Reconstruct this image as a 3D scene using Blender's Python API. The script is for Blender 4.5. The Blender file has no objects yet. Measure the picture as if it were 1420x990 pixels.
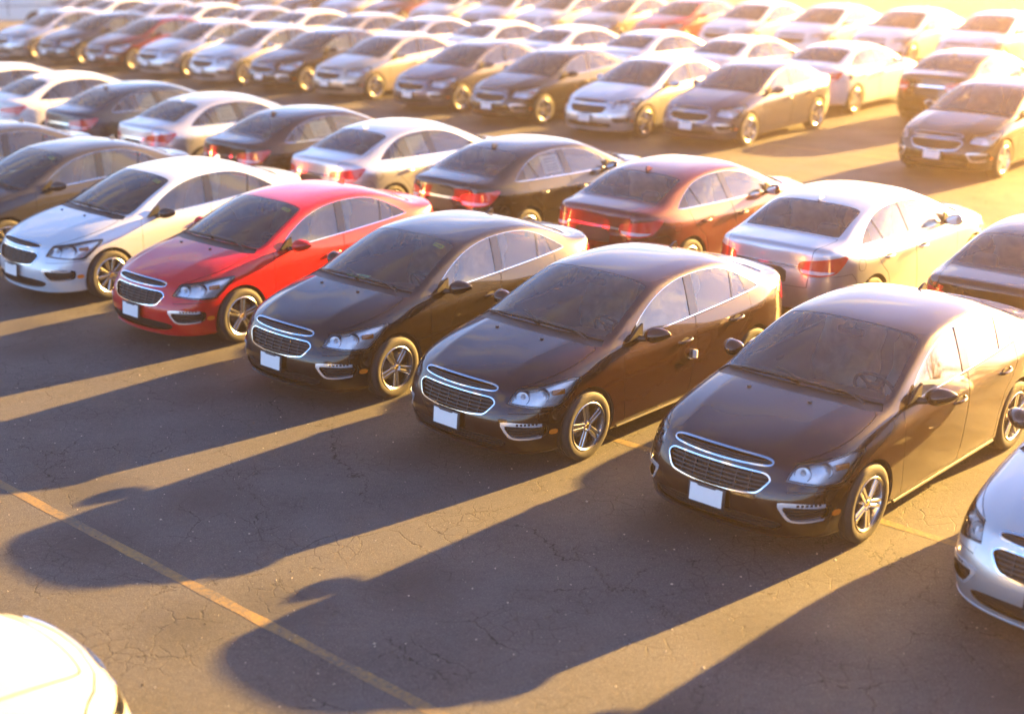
import bpy, bmesh, math, random
import numpy as np
from mathutils import Vector, Matrix
R = math.radians
scene = bpy.context.scene
COL = scene.collection
CAM_ROLL = -1.295
EXPOSURE = 3.75
HAZE = .0024
random.seed(11)
# ------------------------------------------------------------------ camera, world, sun, exposure
cd = bpy.data.cameras.new('camera'); cam = bpy.data.objects.new('camera', cd); COL.objects.link(cam); scene.camera = cam
cd.sensor_width = 36.0; cd.sensor_fit = 'HORIZONTAL'; cd.lens = 1936.83/1420*36.0
cd.shift_x = 150.0/1420
cam.location = (0, 0, 5.046)
cam.rotation_euler = (Matrix.Rotation(R(90-18.416), 3, 'X') @ Matrix.Rotation(R(CAM_ROLL), 3, 'Z')).to_euler()
cd.clip_start = .1; cd.clip_end = 5000
cd.dof.use_dof = True; cd.dof.focus_distance = 12.8; cd.dof.aperture_fstop = .72

SUN_AZ, SUN_EL = 34.7, 13.1           # degrees from +x towards +y, and above the horizon
sd = Vector((math.cos(R(SUN_EL))*math.cos(R(SUN_AZ)), math.cos(R(SUN_EL))*math.sin(R(SUN_AZ)), math.sin(R(SUN_EL))))
world = bpy.data.worlds.new('World'); scene.world = world; world.use_nodes = True
nt = world.node_tree; bg = nt.nodes['Background']
sky = nt.nodes.new('ShaderNodeTexSky'); sky.sky_type = 'NISHITA'; sky.sun_disc = False
sky.sun_elevation = R(SUN_EL); sky.sun_rotation = R(90-SUN_AZ); sky.air_density = .6; sky.dust_density = .25; sky.ozone_density = 4.0
tcw = nt.nodes.new('ShaderNodeTexCoord'); sepw = nt.nodes.new('ShaderNodeSeparateXYZ'); nt.links.new(tcw.outputs['Generated'], sepw.inputs[0])
def wmath(op, a, b):
    n = nt.nodes.new('ShaderNodeMath'); n.operation = op
    for i, v in enumerate((a, b)):
        if isinstance(v, (int, float)): n.inputs[i].default_value = v
        else: nt.links.new(v, n.inputs[i])
    return n.outputs[0]
zc = wmath('ADD', wmath('MAXIMUM', sepw.outputs[2], 0.0), .10)       # thin cloud sheet overhead, seen in perspective
cmb = nt.nodes.new('ShaderNodeCombineXYZ'); nt.links.new(wmath('DIVIDE', sepw.outputs[0], zc), cmb.inputs[0]); nt.links.new(wmath('MULTIPLY', wmath('DIVIDE', sepw.outputs[1], zc), 2.6), cmb.inputs[1])
cn = nt.nodes.new('ShaderNodeTexNoise'); cn.inputs['Scale'].default_value = 1.1; cn.inputs['Detail'].default_value = 7; cn.inputs['Roughness'].default_value = .58; cn.inputs['Distortion'].default_value = .7
nt.links.new(cmb.outputs[0], cn.inputs['Vector'])
crp = nt.nodes.new('ShaderNodeMapRange'); crp.inputs[1].default_value = .52; crp.inputs[2].default_value = .64; crp.inputs[3].default_value = 0.; crp.inputs[4].default_value = 1.
nt.links.new(cn.outputs['Fac'], crp.inputs[0])
bw = nt.nodes.new('ShaderNodeRGBToBW'); nt.links.new(sky.outputs[0], bw.inputs[0])
ccol = nt.nodes.new('ShaderNodeMix'); ccol.data_type = 'RGBA'; ccol.blend_type = 'MULTIPLY'; ccol.inputs[0].default_value = 1.; ccol.inputs[7].default_value = (2.2, 2.05, 1.95, 1); nt.links.new(bw.outputs[0], ccol.inputs[6])
smix = nt.nodes.new('ShaderNodeMix'); smix.data_type = 'RGBA'; nt.links.new(crp.outputs[0], smix.inputs[0]); nt.links.new(sky.outputs[0], smix.inputs[6]); nt.links.new(ccol.outputs[2], smix.inputs[7])
nt.links.new(smix.outputs[2], bg.inputs[0]); bg.inputs[1].default_value = .05
sl = bpy.data.lights.new('sun', 'SUN'); sl.energy = 5.0; sl.angle = R(.55); sl.color = (1.0, .56, .13)
sun = bpy.data.objects.new('sun', sl); COL.objects.link(sun); sun.rotation_euler = sd.to_track_quat('Z', 'Y').to_euler(); sun.location = (60, 40, 40)
scene.view_settings.view_transform = 'Standard'; scene.view_settings.look = 'None'; scene.view_settings.gamma = 1.0
scene.view_settings.exposure = EXPOSURE
scene.render.engine = 'CYCLES'
scene.cycles.use_denoising = True; scene.cycles.max_bounces = 10; scene.cycles.transparent_max_bounces = 16
scene.cycles.glossy_bounces = 5; scene.cycles.diffuse_bounces = 3; scene.cycles.volume_bounces = 1
scene.cycles.caustics_reflective = False; scene.cycles.caustics_refractive = False; scene.cycles.sample_clamp_indirect = 10.0; scene.cycles.blur_glossy = .3

# ------------------------------------------------------------------ helpers
def P2(pts): return np.array(pts, float)

def chaikin(p, n=2, closed=True):
    p = np.asarray(p, float)
    for _ in range(n):
        if closed:
            q = np.roll(p, -1, 0)
            p = np.stack([.75*p+.25*q, .25*p+.75*q], 1).reshape(-1, p.shape[1])
        else:
            a, b = p[:-1], p[1:]
            p = np.concatenate([p[:1], np.stack([.75*a+.25*b, .25*a+.75*b], 1).reshape(-1, p.shape[1]), p[-1:]])
    return p

def sdf(poly, q):
    """signed distance of the points q (n,2) to a closed polygon, negative inside"""
    a = np.asarray(poly, float); b = np.roll(a, -1, 0)
    out = np.empty(len(q))
    for s in range(0, len(q), 20000):
        p = q[s:s+20000][:, None, :]
        e = (b-a)[None]; w = p-a[None]
        t = np.clip((w*e).sum(2)/np.maximum((e*e).sum(2), 1e-12), 0, 1)
        d = np.sqrt((((w-e*t[..., None])**2).sum(2)).min(1))
        c1 = (a[None, :, 1] <= p[..., 1]) & (b[None, :, 1] > p[..., 1])
        c2 = (a[None, :, 1] > p[..., 1]) & (b[None, :, 1] <= p[..., 1])
        cr = e[..., 0]*w[..., 1]-e[..., 1]*w[..., 0]
        wn = (c1 & (cr > 0)).sum(1)-(c2 & (cr < 0)).sum(1)
        out[s:s+20000] = np.where(wn != 0, -d, d)
    return out

class Soup:
    """triangles with smooth normals and a patch id per face (0 side wrap, 1 top centre, 2 top side)"""
    def __init__(s, V, N, F, A): s.V, s.N, s.F, s.A = V, N, F, A
    def sub(s, m):
        F = s.F[m]; u, inv = np.unique(F, return_inverse=True)
        return Soup(s.V[u], s.N[u], inv.reshape(-1, 3), s.A[m])
    def __add__(s, o):
        return Soup(np.concatenate([s.V, o.V]), np.concatenate([s.N, o.N]), np.concatenate([s.F, o.F+len(s.V)]), np.concatenate([s.A, o.A]))
    def off(s, d): return Soup(s.V+s.N*d, s.N, s.F, s.A)
    def refine(s, m):
        """split the triangles in mask m into four and their neighbours to match"""
        if not m.any(): return s
        F = s.F; nF = len(F)
        E = np.sort(np.concatenate([F[:, [0, 1]], F[:, [1, 2]], F[:, [2, 0]]]), 1)
        key = E[:, 0].astype(np.int64)*(len(s.V)+1)+E[:, 1]
        u, fi, inv = np.unique(key, return_index=True, return_inverse=True); inv = inv.ravel().reshape(3, nF).T
        mk = np.zeros(len(u), bool); mk[inv[m].ravel()] = True
        eid = np.cumsum(mk)-1+len(s.V)
        ue = E[fi][mk]
        Mv = (s.V[ue[:, 0]]+s.V[ue[:, 1]])/2; Mn = s.N[ue[:, 0]]+s.N[ue[:, 1]]
        Mn /= np.maximum(np.linalg.norm(Mn, axis=1, keepdims=True), 1e-9)
        k = mk[inv]; mid = eid[inv]; c = k.sum(1); Fo, Ao = [F[c == 0]], [s.A[c == 0]]
        def put(sel, *tris):
            for t in tris: Fo.append(np.stack(t, 1)); Ao.append(s.A[sel])
        q = c == 3; f, d = F[q], mid[q]
        put(q, (f[:, 0], d[:, 0], d[:, 2]), (d[:, 0], f[:, 1], d[:, 1]), (d[:, 2], d[:, 1], f[:, 2]), (d[:, 0], d[:, 1], d[:, 2]))
        for e in range(3):
            a, b2, g = e, (e+1) % 3, (e+2) % 3
            q = (c == 1) & k[:, e]; f, d = F[q], mid[q]
            put(q, (f[:, a], d[:, e], f[:, g]), (d[:, e], f[:, b2], f[:, g]))
            q = (c == 2) & ~k[:, e]; f, d = F[q], mid[q]   # edges b2 and g are split
            put(q, (d[:, b2], f[:, g], d[:, g]), (f[:, a], f[:, b2], d[:, b2]), (f[:, a], d[:, b2], d[:, g]))
        return Soup(np.concatenate([s.V, Mv]), np.concatenate([s.N, Mn]), np.concatenate(Fo), np.concatenate(Ao))
    def clip(s, d):
        """split at d=0 (d per vertex): returns inside (d<0) and outside"""
        d = np.where(np.abs(d) < 1e-7, 1e-7, d)
        neg = d[s.F] < 0; cnt = neg.sum(1)
        ins, outs = [s.F[cnt == 3]], [s.F[cnt == 0]]
        ia, oa = [s.A[cnt == 3]], [s.A[cnt == 0]]
        V, N = [s.V], [s.N]; base = len(s.V)
        for c in (1, 2):
            m = cnt == c
            if not m.any(): continue
            F = s.F[m]; lone = np.argmax(neg[m] == (c == 1), 1)
            r = np.arange(len(F)); a, b, e = F[r, lone], F[r, (lone+1) % 3], F[r, (lone+2) % 3]
            k = len(F); tb = d[a]/(d[a]-d[b]); te = d[a]/(d[a]-d[e])
            vb = s.V[a]+(s.V[b]-s.V[a])*tb[:, None]; ve = s.V[a]+(s.V[e]-s.V[a])*te[:, None]
            nb = s.N[a]+(s.N[b]-s.N[a])*tb[:, None]; ne = s.N[a]+(s.N[e]-s.N[a])*te[:, None]
            V += [vb, ve]; N += [nb, ne]; pb = base+np.arange(k); pe = pb+k; base += 2*k
            one = np.stack([a, pb, pe], 1); two = np.concatenate([np.stack([pb, b, e], 1), np.stack([pb, e, pe], 1)])
            if c == 1: ins.append(one); outs.append(two); ia.append(s.A[m]); oa.append(np.tile(s.A[m], 2))
            else: outs.append(one); ins.append(two); oa.append(s.A[m]); ia.append(np.tile(s.A[m], 2))
        V = np.concatenate(V); N = np.concatenate(N); N = N/np.maximum(np.linalg.norm(N, axis=1, keepdims=True), 1e-9)
        mk = lambda f, a: Soup(V, N, np.concatenate(f), np.concatenate(a)).sub(slice(None)).weld()
        return mk(ins, ia), mk(outs, oa)
    def weld(s):
        if len(s.V) == 0: return s
        k = np.round(np.concatenate([s.V*2e5], 1)).astype(np.int64)
        u, idx, inv = np.unique(k, axis=0, return_index=True, return_inverse=True); F = inv.ravel()[s.F]
        ok = (F[:, 0] != F[:, 1]) & (F[:, 1] != F[:, 2]) & (F[:, 0] != F[:, 2])
        return Soup(s.V[idx], s.N[idx], F[ok], s.A[ok])
    def cut(s, fn, patches=(0, 1, 2), refine=2):
        """cut by fn(V)->signed distance, on the given patches only"""
        for it in range(refine):
            d = fn(s.V); T = s.V[s.F]
            el = np.sqrt(((T-np.roll(T, 1, 1))**2).sum(2)).max(1)
            s = s.refine((np.abs(d[s.F]).min(1) < el*(1.0 if it == 0 else .6)) & (el > .012) & np.isin(s.A, patches))
        m = np.isin(s.A, patches)
        a, rest = s.sub(m), s.sub(~m)
        i, o = a.clip(fn(a.V))
        return i, (o+rest).weld()

def side_of(poly, xmin=None):  # (x,z) from the side
    return lambda V: sdf(poly, V[:, [0, 2]])
def top_of(half):              # (x,|y|) from above; half polygon starts and ends on y=0
    h = np.asarray(half, float); full = np.concatenate([h, (h*[1, -1])[::-1]])
    return lambda V: sdf(full, V[:, [0, 1]])
def front_of(half, n=1):       # (y,z) from the front
    h = np.asarray(half, float); full = np.concatenate([h, (h*[-1, 1])[::-1]])
    full = full[np.r_[True, np.abs(np.diff(full, axis=0)).sum(1) > 1e-9]]
    if np.abs(full[0]-full[-1]).sum() < 1e-9: full = full[:-1]
    full = chaikin(full, n)
    return lambda V: sdf(full, V[:, [1, 2]])
def corner_of(poly, sg):       # (t,z) seen from 45 degrees at a corner; sg +1 front, -1 rear
    return lambda V: sdf(poly, np.stack([(np.abs(V[:, 1])-sg*V[:, 0])*.7071, V[:, 2]], 1))

def mesh_from(name, V, F, N=None, mats=(), mi=None, smooth=True):
    me = bpy.data.meshes.new(name)
    if len(V): me.from_pydata(np.asarray(V, float).tolist(), [], [tuple(int(i) for i in f) for f in F])
    for m in mats: me.materials.append(m)
    if mi is not None and len(me.polygons): me.polygons.foreach_set('material_index', np.asarray(mi, np.int32))
    if smooth: me.polygons.foreach_set('use_smooth', np.ones(len(me.polygons), bool))
    me.update()
    if N is not None and len(V): me.normals_split_custom_set_from_vertices(np.asarray(N, float).tolist())
    return me

def soup_mesh(name, s, mat, rim=0.0, rim_mat=None):
    """soup -> mesh, with an edge wall of depth rim folded in along the open boundary"""
    V, N, F = s.V, s.N, s.F
    mats = [mat]; mi = np.zeros(len(F), np.int32)
    if rim and len(F):
        E = np.concatenate([F[:, [0, 1]], F[:, [1, 2]], F[:, [2, 0]]])
        Es = np.sort(E, 1); u, inv, ct = np.unique(Es, axis=0, return_inverse=True, return_counts=True)
        B = E[ct[inv.ravel()] == 1]
        a, b = B[:, 0], B[:, 1]; n = len(B); k = len(V)
        va, vb = V[a], V[b]; wa, wb = va-N[a]*rim, vb-N[b]*rim
        fn = np.cross(vb-va, N[a]); fn /= np.maximum(np.linalg.norm(fn, axis=1, keepdims=True), 1e-9)
        V = np.concatenate([V, va, vb, wb, wa]); N = np.concatenate([N, fn, fn, fn, fn])
        i = np.arange(n)
        Q = np.stack([k+i+n, k+i, k+i+3*n, k+i+2*n], 1)
        F = [tuple(f) for f in F]+[tuple(q) for q in Q]
        mi = np.concatenate([mi, np.full(n, 1 if rim_mat else 0, np.int32)])
        if rim_mat: mats.append(rim_mat)
    return mesh_from(name, V, F, N, mats, mi)

class MB:
    """collects simple solids into one mesh"""
    def __init__(s): s.v, s.f, s.m, s.M = [], [], [], Matrix.Identity(4)
    def add(s, V, F, m=0):
        k = len(s.v); s.v += [tuple(s.M @ Vector(p)) for p in V]; s.f += [tuple(i+k for i in f) for f in F]; s.m += [m]*len(F)
    def box(s, c, d, m=0, bev=0.0, rot=None):
        x, y, z = (t/2 for t in d)
        if bev <= 0:
            V = [(a*x, b*y, e*z) for a in (-1, 1) for b in (-1, 1) for e in (-1, 1)]
            F = [(0, 1, 3, 2), (4, 6, 7, 5), (0, 4, 5, 1), (2, 3, 7, 6), (0, 2, 6, 4), (1, 5, 7, 3)]
        else:
            bm = bmesh.new(); bmesh.ops.create_cube(bm, size=1)
            for v in bm.verts: v.co = Vector((v.co.x*d[0], v.co.y*d[1], v.co.z*d[2]))
            bmesh.ops.bevel(bm, geom=bm.edges[:], offset=bev, segments=2, affect='EDGES', profile=.5)
            bm.verts.index_update(); V = [v.co.copy() for v in bm.verts]; F = [[v.index for v in f.verts] for f in bm.faces]; bm.free()
        Mx = Matrix.Translation(c) @ (rot.to_4x4() if rot else Matrix.Identity(4))
        s.add([Mx @ Vector(p) for p in V], F, m)
    def tube(s, pts, r, n=8, m=0, closed=False, cap=True):
        pts = [Vector(p) for p in pts]; rr = r if hasattr(r, '__len__') else [r]*len(pts)
        L = len(pts); V, F = [], []; up = None
        for i, p in enumerate(pts):
            t = (pts[(i+1) % L]-pts[i-1]) if closed else (pts[min(i+1, L-1)]-pts[max(i-1, 0)])
            t.normalize()
            if up is None:
                up = t.orthogonal().normalized()
            up = (up-t*up.dot(t)).normalized(); w = t.cross(up)
            V += [p+(up*math.cos(a)+w*math.sin(a))*rr[i] for a in (2*math.pi*k/n for k in range(n))]
        for i in range(L if closed else L-1):
            for k in range(n):
                j = (i+1) % L
                F.append((i*n+k, i*n+(k+1) % n, j*n+(k+1) % n, j*n+k))
        if cap and not closed: F += [tuple(range(n))[::-1], tuple((L-1)*n+k for k in range(n))]
        s.add(V, F, m)
    def lathe(s, prof, n=32, m=0, axis='Y', closed=False):
        """profile of (r, h) spun round the axis"""
        V, F = [], []; L = len(prof)
        for k in range(n):
            a = 2*math.pi*k/n; c, d = math.cos(a), math.sin(a)
            for r, h in prof:
                V.append((r*c, h, r*d) if axis == 'Y' else (r*c, r*d, h))
        for k in range(n):
            for i in range(L if closed else L-1):
                j = (i+1) % L; k2 = (k+1) % n
                q = (k*L+i, k*L+j, k2*L+j, k2*L+i)
                F.append(q)
        s.add(V, F, m)
    def prism(s, poly, h0, h1, m=0, axis='Y'):
        n = len(poly); V = []
        for h in (h0, h1): V += [(p[0], h, p[1]) if axis == 'Y' else (p[0], p[1], h) for p in poly]
        F = [tuple(range(n)), tuple(range(2*n-1, n-1, -1))]+[(i, (i+1) % n, n+(i+1) % n, n+i)[::-1] for i in range(n)]
        s.add(V, F, m)
    def mesh(s, name, mats, smooth=True, angle=40):
        me = bpy.data.meshes.new(name); me.from_pydata(s.v, [], s.f)
        for m in (mats if isinstance(mats, (list, tuple)) else [mats]): me.materials.append(m)
        me.polygons.foreach_set('material_index', np.asarray(s.m, np.int32))
        bm = bmesh.new(); bm.from_mesh(me); bmesh.ops.recalc_face_normals(bm, faces=bm.faces); bm.to_mesh(me); bm.free()
        me.polygons.foreach_set('use_smooth', np.full(len(me.polygons), smooth, bool))
        if smooth: me.set_sharp_from_angle(angle=R(angle))
        me.update(); return me

def link(name, me, parent=None, loc=(0, 0, 0), rot=(0, 0, 0)):
    o = bpy.data.objects.new(name, me); COL.objects.link(o)
    o.location = loc; o.rotation_euler = rot
    if parent is not None: o.parent = parent
    return o

# ------------------------------------------------------------------ materials
def new_mat(name):
    m = bpy.data.materials.new(name); m.use_nodes = True; nt = m.node_tree
    for n in list(nt.nodes): nt.nodes.remove(n)
    out = nt.nodes.new('ShaderNodeOutputMaterial'); return m, nt, out
def nd(nt, t, **kw):
    n = nt.nodes.new(t)
    for k, v in kw.items():
        if k in n.inputs: n.inputs[k].default_value = v
        else: setattr(n, k, v)
    return n
def pbr(name, col, rough=.5, metal=0., coat=0., spec=.5, var=0., scale=40., bump=0., emit=None, trans=0., coat_rough=.03):
    m, nt, out = new_mat(name)
    b = nd(nt, 'ShaderNodeBsdfPrincipled'); nt.links.new(b.outputs[0], out.inputs[0])
    b.inputs['Base Color'].default_value = (*col, 1); b.inputs['Roughness'].default_value = rough; b.inputs['Metallic'].default_value = metal
    b.inputs['Coat Weight'].default_value = coat; b.inputs['Coat Roughness'].default_value = coat_rough; b.inputs['Specular IOR Level'].default_value = spec
    b.inputs['Transmission Weight'].default_value = trans
    tc = nd(nt, 'ShaderNodeTexCoord')
    if var:
        nz = nd(nt, 'ShaderNodeTexNoise', Scale=scale, Detail=5.); nt.links.new(tc.outputs['Object'], nz.inputs['Vector'])
        mx = nd(nt, 'ShaderNodeMix', data_type='RGBA', blend_type='MIX')
        mx.inputs[6].default_value = (*[c*(1-var) for c in col], 1); mx.inputs[7].default_value = (*[min(1, c*(1+var)) for c in col], 1)
        nt.links.new(nz.outputs['Fac'], mx.inputs[0]); nt.links.new(mx.outputs[2], b.inputs['Base Color'])
    if bump:
        nz = nd(nt, 'ShaderNodeTexNoise', Scale=scale*2, Detail=3.); nt.links.new(tc.outputs['Object'], nz.inputs['Vector'])
        bp = nd(nt, 'ShaderNodeBump', Strength=bump, Distance=.01); nt.links.new(nz.outputs['Fac'], bp.inputs['Height']); nt.links.new(bp.outputs[0], b.inputs['Normal'])
    return m
def paint(name, col, metal=.0, rough=.35):
    """clear-coated car paint with flakes and a thin uneven film of road dust"""
    m, nt, out = new_mat(name)
    b = nd(nt, 'ShaderNodeBsdfPrincipled'); nt.links.new(b.outputs[0], out.inputs[0])
    tc = nd(nt, 'ShaderNodeTexCoord')
    nz = nd(nt, 'ShaderNodeTexNoise', Scale=2.6, Detail=7., Roughness=.65); nt.links.new(tc.outputs['Object'], nz.inputs['Vector'])
    sx = nd(nt, 'ShaderNodeSeparateXYZ'); nt.links.new(tc.outputs['Object'], sx.inputs[0])
    low = nd(nt, 'ShaderNodeMapRange'); low.inputs[1].default_value = .75; low.inputs[2].default_value = .15; low.inputs[3].default_value = .0015; low.inputs[4].default_value = .028
    nt.links.new(sx.outputs[2], low.inputs[0])
    mu = nd(nt, 'ShaderNodeMath', operation='MULTIPLY'); nt.links.new(nz.outputs['Fac'], mu.inputs[0]); nt.links.new(low.outputs[0], mu.inputs[1])
    mx = nd(nt, 'ShaderNodeMix', data_type='RGBA'); mx.inputs[6].default_value = (*col, 1); mx.inputs[7].default_value = (.16, .14, .115, 1)
    nt.links.new(mu.outputs[0], mx.inputs[0]); nt.links.new(mx.outputs[2], b.inputs['Base Color'])
    b.inputs['Metallic'].default_value = metal; b.inputs['Roughness'].default_value = rough; b.inputs['Specular IOR Level'].default_value = .08
    b.inputs['Coat Weight'].default_value = 1.; b.inputs['Coat IOR'].default_value = 1.55
    cr = nd(nt, 'ShaderNodeMapRange'); cr.inputs[3].default_value = .012; cr.inputs[4].default_value = .055
    nt.links.new(nz.outputs['Fac'], cr.inputs[0]); nt.links.new(cr.outputs[0], b.inputs['Coat Roughness'])
    return m
def glass_mat(name, tint=(.72, .80, .76), ior=1.52, refl=(1, 1, 1), rough=0.0, dirt=.05):
    m, nt, out = new_mat(name)
    tr = nd(nt, 'ShaderNodeBsdfTransparent'); tr.inputs[0].default_value = (*tint, 1)
    gl = nd(nt, 'ShaderNodeBsdfGlossy'); gl.inputs[0].default_value = (*refl, 1); gl.inputs['Roughness'].default_value = rough
    fr = nd(nt, 'ShaderNodeFresnel', IOR=ior)
    mx = nd(nt, 'ShaderNodeMixShader')
    nt.links.new(fr.outputs[0], mx.inputs[0]); nt.links.new(tr.outputs[0], mx.inputs[1]); nt.links.new(gl.outputs[0], mx.inputs[2])
    df = nd(nt, 'ShaderNodeBsdfDiffuse'); df.inputs[0].default_value = (.45, .43, .40, 1)
    tc = nd(nt, 'ShaderNodeTexCoord'); nz = nd(nt, 'ShaderNodeTexNoise', Scale=5., Detail=6.); nt.links.new(tc.outputs['Object'], nz.inputs['Vector'])
    mr = nd(nt, 'ShaderNodeMapRange'); mr.inputs[1].default_value = .35; mr.inputs[2].default_value = .75; mr.inputs[3].default_value = dirt*.4; mr.inputs[4].default_value = dirt*1.8
    nt.links.new(nz.outputs['Fac'], mr.inputs[0])
    m2 = nd(nt, 'ShaderNodeMixShader'); nt.links.new(mr.outputs[0], m2.inputs[0]); nt.links.new(mx.outputs[0], m2.inputs[1]); nt.links.new(df.outputs[0], m2.inputs[2])
    nt.links.new(m2.outputs[0], out.inputs[0]); return m

M = {}
def build_materials():
    M['glass'] = glass_mat('window_glass', (.88, .93, .91), ior=1.55, dirt=.05)
    M['side_glass'] = glass_mat('side_window_glass', (.70, .80, .76), ior=2.0, dirt=.03)
    M['clear'] = glass_mat('lamp_cover', (.95, .96, .97), dirt=.02)
    M['red_lens'] = pbr('red_lens', (.62, .012, .02), .12, coat=1.)
    M['white_lens'] = pbr('clear_lens', (.75, .72, .72), .12, coat=1.)
    M['amber'] = pbr('amber_lens', (.75, .20, .015), .2, coat=.6)
    M['chrome'] = pbr('chrome', (.82, .82, .83), .08, 1.)
    M['trim'] = pbr('satin_chrome', (.80, .80, .82), .24, .7)
    M['reflector'] = pbr('lamp_reflector', (.85, .85, .87), .3, .7, var=.12, scale=30)
    M['black'] = pbr('black_plastic', (.016, .016, .017), .45, var=.25)
    M['gloss_black'] = pbr('gloss_black_trim', (.010, .010, .011), .12, coat=.6)
    M['seal'] = pbr('rubber_seal', (.012, .012, .012), .7)
    M['tyre'] = pbr('tyre_rubber', (.022, .021, .020), .75, var=.45, scale=25, bump=.15)
    M['alloy'] = pbr('silver_alloy', (.62, .61, .60), .24, 1., var=.06)
    M['brake'] = pbr('brake_disc', (.13, .12, .11), .5, .8, var=.3)
    M['liner'] = pbr('dark_liner', (.012, .012, .012), .85)
    M['cabin'] = pbr('cabin_lining', (.14, .13, .12), .8, var=.15)
    M['dash'] = pbr('dashboard_vinyl', (.06, .057, .055), .62, var=.2, bump=.1)
    M['fabric'] = pbr('seat_fabric', (.17, .155, .14), .9, var=.25, scale=120, bump=.2)
    M['headliner'] = pbr('headliner', (.42, .39, .36), .9)
    M['plate'] = pbr('white_plate', (.80, .79, .78), .45, var=.03)
    M['note'] = pbr('yellow_sticker', (.85, .90, .05), .6, var=.05)
    M['paper'] = pbr('window_paper', (.80, .82, .76), .7, var=.04)
    M['green_paper'] = pbr('green_paper', (.42, .75, .32), .6, var=.04)
    M['print'] = pbr('black_print', (.03, .03, .03), .6)
    M['gold'] = pbr('gold_badge', (.70, .47, .10), .25, 1.)
    m, nt, out = new_mat('plastic_cover')
    tc = nd(nt, 'ShaderNodeTexCoord'); nz = nd(nt, 'ShaderNodeTexNoise', Scale=4., Detail=4., Roughness=.55, Distortion=1.); nt.links.new(tc.outputs['Object'], nz.inputs['Vector'])
    tr = nd(nt, 'ShaderNodeBsdfTransparent'); tr.inputs[0].default_value = (.95, .97, .95, 1)
    tl = nd(nt, 'ShaderNodeBsdfTranslucent'); tl.inputs[0].default_value = (.92, .94, .88, 1)
    df = nd(nt, 'ShaderNodeBsdfPrincipled'); df.inputs['Base Color'].default_value = (.90, .92, .88, 1); df.inputs['Roughness'].default_value = .18
    bp = nd(nt, 'ShaderNodeBump', Strength=1., Distance=.03); nt.links.new(nz.outputs['Fac'], bp.inputs['Height']); nt.links.new(bp.outputs[0], df.inputs['Normal']); nt.links.new(bp.outputs[0], tl.inputs['Normal'])
    a = nd(nt, 'ShaderNodeMixShader', Fac=.6); nt.links.new(df.outputs[0], a.inputs[1]); nt.links.new(tl.outputs[0], a.inputs[2])
    mr = nd(nt, 'ShaderNodeMapRange'); mr.inputs[1].default_value = .3; mr.inputs[2].default_value = .7; mr.inputs[3].default_value = .62; mr.inputs[4].default_value = 1.0; nt.links.new(nz.outputs['Fac'], mr.inputs[0])
    b = nd(nt, 'ShaderNodeMixShader'); nt.links.new(mr.outputs[0], b.inputs[0]); nt.links.new(tr.outputs[0], b.inputs[1]); nt.links.new(a.outputs[0], b.inputs[2]); nt.links.new(b.outputs[0], out.inputs[0])
    M['film'] = m
    M['paint:black'] = paint('black_paint', (.0055, .0028, .0030), 0., .3)
    M['paint:glow tinted black'] = paint('glow_tinted_black_paint', (.017, .0030, .0030), .1, .3)  # black cars; the maroon tint puts the red sun glow into the base colour
    M['paint:dark grey'] = paint('dark_grey_paint', (.035, .034, .035), .4)
    M['paint:navy'] = paint('navy_paint', (.010, .020, .045), .3)
    M['paint:red'] = paint('red_paint', (.50, .004, .010), .05)
    M['paint:maroon'] = paint('maroon_paint', (.10, .004, .007), .3)
    M['paint:silver'] = paint('silver_paint', (.56, .57, .58), .75, .3)
    M['paint:white'] = paint('white_paint', (.66, .66, .65), 0., .35)
    M['paint:pale silver'] = paint('pale_silver_paint', (.60, .65, .70), .35, .3)
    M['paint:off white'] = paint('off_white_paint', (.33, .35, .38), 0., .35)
    M['paint:champagne'] = paint('champagne_paint', (.45, .40, .33), .6, .3)
    M['paint:blue grey'] = paint('blue_grey_paint', (.055, .055, .085), .4)

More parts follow.
